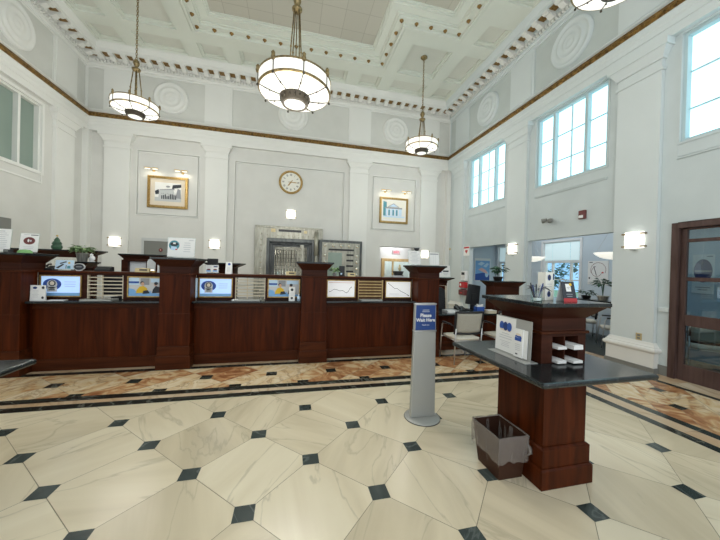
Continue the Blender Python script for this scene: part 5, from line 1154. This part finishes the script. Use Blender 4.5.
# posters in the side offices
t = thing('poster', 'blue poster of a reclining figure in the first side opening', 'poster', (7.52, YF, 1.22)); fr = Fr((-.36, -.012, 0), (1, 0, 0), (0, 0, 1)); f = MB(); fr.slab(f, 0, .72, 0, .92, -.01, 0, 0); fr.rect(f, .03, .69, .03, .82, .001, 1); fr.poly(f, [(.03, .03), (.69, .03), (.69, .25), (.40, .34), (.03, .28)], .002, 2); fr.poly(f, [(.12, .68), (.30, .78), (.46, .72), (.30, .62)], .003, 3); fr.poly(f, [(.38, .60), (.56, .74), (.66, .70), (.52, .55)], .003, 3); fr.poly(f, [(.15, .46), (.32, .54), (.52, .44), (.60, .30), (.44, .34), (.26, .42)], .004, 4); fr.ell(f, .56, .28, .08, .12, .0035, 3); f.build('sheet', ['white', 'bluel', 'blue', 'bluep', 'pink'], t)
t = thing('poster', 'white poster with a dark red ring and dial drawing in the second side opening', 'poster', (AX, 6.17, 1.33)); fr = Fr((-.012, .28, 0), (0, -1, 0), (0, 0, 1)); f = MB(); fr.slab(f, 0, .54, 0, .65, -.01, 0, 0); fr.ring(f, .28, .40, .195, .205, .001, 1, 40, -.4, 3.6); fr.ring(f, .24, .36, .13, .14, .0015, 2, 40, 1.9, 6.0); fr.line(f, [(.17, .47), (.24, .25)], .02, .002, 3); fr.line(f, [(.15, .49), (.22, .49)], .012, .002, 3); fr.ell(f, .40, .33, .03, .02, .002, 4); fr.rect(f, .04, .13, .60, .62, .002, 3); fr.rect(f, .03, .07, .15, .20, .002, 3); fr.rect(f, .22, .28, .17, .19, .002, 3); f.build('sheet', ['white', 'maroon', 'redbr', 'inkd', 'red'], t)
t = thing('poster', 'white poster with a dark blue disc seen through the wooden door', 'poster', (7.62, 3.73, 1.30)); fr = Fr((-.012, .27, 0), (0, -1, 0), (0, 0, 1)); f = MB(); fr.slab(f, 0, .30, 0, .74, -.01, 0, 0); fr.ell(f, .15, .43, .13, .22, .001, 1, 30); fr.rect(f, .03, .27, .41, .44, .002, 2); fr.rect(f, .2, .28, .69, .71, .002, 2); fr.para(f, .04, .26, .05, .14, 2, .001, 2, 1); f.build('sheet', ['white', 'blued', 'ink'], t)
t = thing('notice_sheet', 'small pale sheet below the dark-disc poster behind the door', 'notice', (7.62, 3.56, 1.16)); fr = Fr((-.012, .09, 0), (0, -1, 0), (0, 0, 1)); f = MB(); fr.slab(f, 0, .18, 0, .22, -.008, 0, 0); fr.para(f, .02, .16, .03, .19, 5, .001, 1, 5); f.build('sheet', ['bluep', 'ink'], t)
# pendant dishes in the side office
pd = None
for loc, lb in (((7.0, 7.26, 1.93), 'white dish pendant light at left of the second side opening'), ((7.0, 5.0, 1.95), 'white dish pendant light half hidden by the white pier')):
    if pd is None:
        t = pd = thing('dish_pendant', lb, 'pendant light', loc, 0, 'dish pendants in the side office'); f = MB(); f.lathe([(.0, 0), (.12, .012), (.23, .045), (.31, .10), (.355, .15), (.347, .152), (.30, .105), (.21, .055), (.0, .02)], (0, 0, 0), 32); f.build('lamp_shade', 'pend', t)
        f = MB()
        for i in range(3): a = i * 2 * PI / 3; f.tube([(.31 * math.cos(a), .31 * math.sin(a), .15), (0, 0, .8)], .003, 5)
        f.tube([(0, 0, .8), (0, 0, 1.05)], .006, 6); f.build('wires', 'greyl', t)
    else: dup(pd, loc, lb)

# ------------------------------------------------------------------ chandeliers
def chandelier(loc, lb, zc, sc=1., zk=.9, chain=True):
    """loc = centre of the bowl at rim height; zc = height of the canopy above it; zk = height of the hub over the rim"""
    t = thing('bowl_chandelier', lb, 'chandelier', loc, 0, 'opal glass bowl chandeliers'); s = sc; R = .47 * s; H = zc - loc[2]
    f = MB(); f.lathe([(R * .97, .085 * s), (R, .08 * s), (R, -.055 * s), (R * .985, -.07 * s), (R * .80, -.095 * s), (R * .60, -.115 * s), (R * .42, -.125 * s)], (0, 0, 0), 48); f.lathe([(R * .90, .06 * s), (R * .2, -.06 * s)], (0, 0, 0), 32, 1); f.build('glass_bowl', ['bowl', 'bowlin'], t)
    f = MB(); f.lathe([(R * .985, .08 * s), (R + .008, .086 * s), (R + .012, .098 * s), (R * .97, .10 * s)], (0, 0, 0), 48); f.lathe([(R + .002, -.048 * s), (R + .012, -.058 * s), (R + .004, -.07 * s), (R * .97, -.076 * s)], (0, 0, 0), 48); f.build('rim_bands', 'bronze', t)
    f = MB(); f.lathe([(R * .43, -.10 * s), (R * .43, -.135 * s), (R * .39, -.145 * s), (R * .37, -.195 * s), (R * .36, -.20 * s), (R * .36, -.225 * s), (R * .30, -.228 * s), (R * .29, -.215 * s)], (0, 0, 0), 36)
    for i in range(16): a = i * PI / 8; f.ball((R * .385 * math.cos(a), R * .385 * math.sin(a), -.17 * s), (.016 * s, .016 * s, .022 * s), 0, 8)
    f.build('centre_drum', 'bronzed', t)
    f = MB(); f.lathe([(R * .30, -.218 * s), (R * .24, -.228 * s), (R * .12, -.236 * s), (0, -.238 * s)], (0, 0, 0), 28); f.build('lens', 'lens', t)
    for i in range(8):
        a = i * PI / 4 + .2; c, q = math.cos(a), math.sin(a)
        f = MB(); f.tube([(c * (R + .006), q * (R + .006), .095 * s), (c * (R + .006), q * (R + .006), -.066 * s), (c * R * .81, q * R * .81, -.100 * s), (c * R * .60, q * R * .60, -.121 * s), (c * R * .43, q * R * .43, -.130 * s)], .0075 * s, 6)
        f.ball((c * (R + .012), q * (R + .012), -.085 * s), .016 * s, 0, 8); f.ball((c * R * .70, q * R * .70, -.115 * s), .014 * s, 0, 8); f.build('strap', 'bronzed', t)
        f = MB(); f.lathe([(.0, .0), (.020 * s, .01 * s), (.028 * s, .04 * s), (.020 * s, .07 * s), (.026 * s, .085 * s), (.010 * s, .11 * s), (0, .12 * s)], (c * (R + .01), q * (R + .01), .06 * s), 10); f.build('finial', 'bronze', t)
    for i in range(4):
        a = i * PI / 2 + .55; c, q = math.cos(a), math.sin(a); r0 = .115
        f = MB(); f.tube([(c * r0, q * r0, -.02), (c * r0 * .9, q * r0 * .9, zk * .5), (c * .055, q * .055, zk)], .0115, 6); f.ball((c * r0 * .9, q * r0 * .9, zk * .5), .020, 0, 8); f.build('rod', 'bronze', t)
    f = MB(); f.tube([(0, 0, -.1), (0, 0, zk)], .010, 6); f.build('rod', 'bronze', t)
    f = MB(); f.lathe([(0, zk - .05), (.05, zk - .04), (.085, zk - .01), (.09, zk + .02), (.05, zk + .04), (.03, zk + .07), (.05, zk + .10), (.07, zk + .16), (.055, zk + .21), (.02, zk + .25), (0, zk + .26)], (0, 0, 0), 20); f.build('hub', 'bronze', t)
    f = MB(); z0 = zk + .24; L = H - z0 - .06
    if chain:
        k = int(L / .055); st = L / k
        for i in range(k):
            z = z0 + st * (i + .5); a = (i % 2) * PI / 2
            f.tube([(math.cos(a) * .02 * math.sin(w * PI / 4), math.sin(a) * .02 * math.sin(w * PI / 4), z + st * .68 * math.cos(w * PI / 4)) for w in range(9)], .0075, 5, 0, False)
    else: f.tube([(0, 0, z0), (0, 0, H - .04)], .02, 8)
    f.build('chain' if chain else 'stem', 'bronze', t)
    f = MB(); f.lathe([(0, H), (.10, H), (.10, H - .02), (.07, H - .045), (.03, H - .08), (0, H - .09)], (0, 0, 0), 20); f.build('canopy', 'bronze', t)
    return t
CH = [((-3.69, 8.03, 5.28), 'bowl chandelier at left on a long chain near the far-left corner', ZC + .115, 1.0, .90, True), ((3.72, 8.07, 5.31), 'smallest-looking bowl chandelier on a slim chain near the far-right corner', ZC + .115, 1.0, .78, True), ((.0, 5.25, 4.72), 'large central bowl chandelier nearest the middle of the hall', ZC + .21, 1.30, 1.36, False), ((3.80, 2.76, 5.31), 'bowl chandelier cut off by the top edge at upper right', ZC + .115, 1.0, .9, True)]
for c in CH: chandelier(*c)

# ------------------------------------------------------------------ outside the side windows
rnd = random.Random(21)
for k, (x, y, h, lb) in enumerate(((10.3, 8.2, 3.4, 'nearest leafy tree outside the side office window'), (12.0, 12.4, 4.6, 'taller tree outside the side office window, farther left'), (10.6, 10.2, 2.4, 'low shrub outside the side office window, left panes'), (14.2, 10.6, 4.4, 'farthest tree outside the side office window'))):
    t = thing('tree' if h > 3 else 'shrub', lb, 'tree' if h > 3 else 'shrub', (x, y, -.3)); f = MB(); f.tube([(0, 0, 0), (.05, .05, h * .6)], [.10, .04], 8); f.build('trunk', 'bin', t); f = MB(); leaf_mesh(f, rnd, (0, 0, h * .6), min(1.25, h * .32), 520, .17, 1.3, .6); f.build('foliage', 'leafb', t)
mb = MB(); mb.box(8.4, 30, -5, 30, -.35, -.3); struct(mb, 'ground_outside', ['leafp'])

# ------------------------------------------------------------------ light
W = bpy.data.worlds.new('World'); S.world = W; W.use_nodes = True
# white sky fill let in where the back wall is left out, clear blue sky over the street side
nt = W.node_tree; bg = nt.nodes['Background']; tc = nt.nodes.new('ShaderNodeTexCoord'); sp = nt.nodes.new('ShaderNodeSeparateXYZ'); rp = nt.nodes.new('ShaderNodeValToRGB'); mr = nt.nodes.new('ShaderNodeMapRange')
mr.inputs['From Min'].default_value = -1; mr.inputs['From Max'].default_value = 1
nt.links.new(tc.outputs['Generated'], sp.inputs[0]); nt.links.new(sp.outputs['Y'], mr.inputs['Value']); nt.links.new(mr.outputs['Result'], rp.inputs['Fac']); nt.links.new(rp.outputs['Color'], bg.inputs['Color'])
e = rp.color_ramp.elements; e[0].position, e[0].color = .35, (.90, .96, 1.0, 1); e[1].position, e[1].color = .60, (.30, .54, .80, 1)
bg.inputs['Strength'].default_value = 1.72
def area(name, loc, size, energy, rot=(0, 0, 0), col=(1, 1, 1), shape='DISK', sy=None, spread=PI):
    l = bpy.data.lights.new(name, 'AREA'); l.shape = shape; l.size = size; l.energy = energy; l.color = col; l.spread = spread
    if sy: l.size_y = sy
    o = bpy.data.objects.new(name, l); C.objects.link(o); o.location = loc; o.rotation_euler = rot; return o
for i, (loc, lb, zc, sc, zk_, chn) in enumerate(CH + [((-3.72, 2.86, 5.30), '', 0, 1.0, .9, True)]):
    area('chandelier_uplight', (loc[0], loc[1], loc[2] + .10 * sc), .9 * sc, 3.5 * sc, (PI, 0, 0), (1, .97, .88))
    for k in range(6):
        p = bpy.data.lights.new('chandelier_bulb', 'POINT'); p.energy = 20 * (1.55 if sc > 1 else .22 if loc[1] < 3 else .50); p.shadow_soft_size = 0; p.color = (1, .97, .90); o = bpy.data.objects.new('chandelier_bulb', p); C.objects.link(o)
        o.location = (loc[0] + .40 * sc * math.cos(k * PI / 3), loc[1] + .40 * sc * math.sin(k * PI / 3), loc[2] - .85)
for x in (-4.18, -3.37, 3.32, 4.10):
    area('picture_lamp', (x, YF - .18, 4.42), .30, .9, (math.radians(28), 0, 0), (1, .90, .70), 'RECTANGLE', .04)
area('side_office_fill', (7.1, 6.8, 2.95), 1.6, 24, (0, 0, 0), (.92, .97, 1), 'RECTANGLE', 3.5)  # added fill besides the pendants, no fixture in this ceiling
area('door_office_fill', (6.9, 2.6, 2.88), .5, 9, (0, 0, 0), (.85, .95, 1))  # fill added because the closed office stays dark, no fixture
area('lobby_ceiling_light', (4.3, 11.4, 2.9), .8, 26, (0, 0, 0), (.95, .96, 1)); area('lobby_far_light', (4.6, 12.8, 2.9), .8, 40, (0, 0, 0), (.9, .97, 1))
area('vault_fill', (0, 11.6, 2.85), .8, 22, (0, 0, 0), (1, .97, .88))  # added fill to light the vault interior, no fixture there

# ------------------------------------------------------------------ camera
cd = bpy.data.cameras.new('Camera'); cam = bpy.data.objects.new('Camera', cd); C.objects.link(cam); S.camera = cam
cd.sensor_width = 36; cd.lens = 290.6717 / 720 * 36; cd.clip_start = .05; cd.clip_end = 200
fwd = Vector((.23264235, .97254603, -.00563597)); rt = Vector((.97223871, -.23241154, .0271435)); up = Vector((-.02508844, .01179424, .99961566))
cam.matrix_world = Matrix(((rt.x, up.x, -fwd.x, 0), (rt.y, up.y, -fwd.y, 0), (rt.z, up.z, -fwd.z, 1.6), (0, 0, 0, 1)))
S.view_settings.view_transform = 'Standard'; S.view_settings.look = 'None'; S.view_settings.gamma = 1; S.view_settings.exposure = 0
S.view_settings.use_curve_mapping = False
S.cycles.max_bounces = 8; S.cycles.diffuse_bounces = 5; S.cycles.transparent_max_bounces = 12; S.cycles.caustics_reflective = False; S.cycles.caustics_refractive = False
S.cycles.sample_clamp_indirect = 4
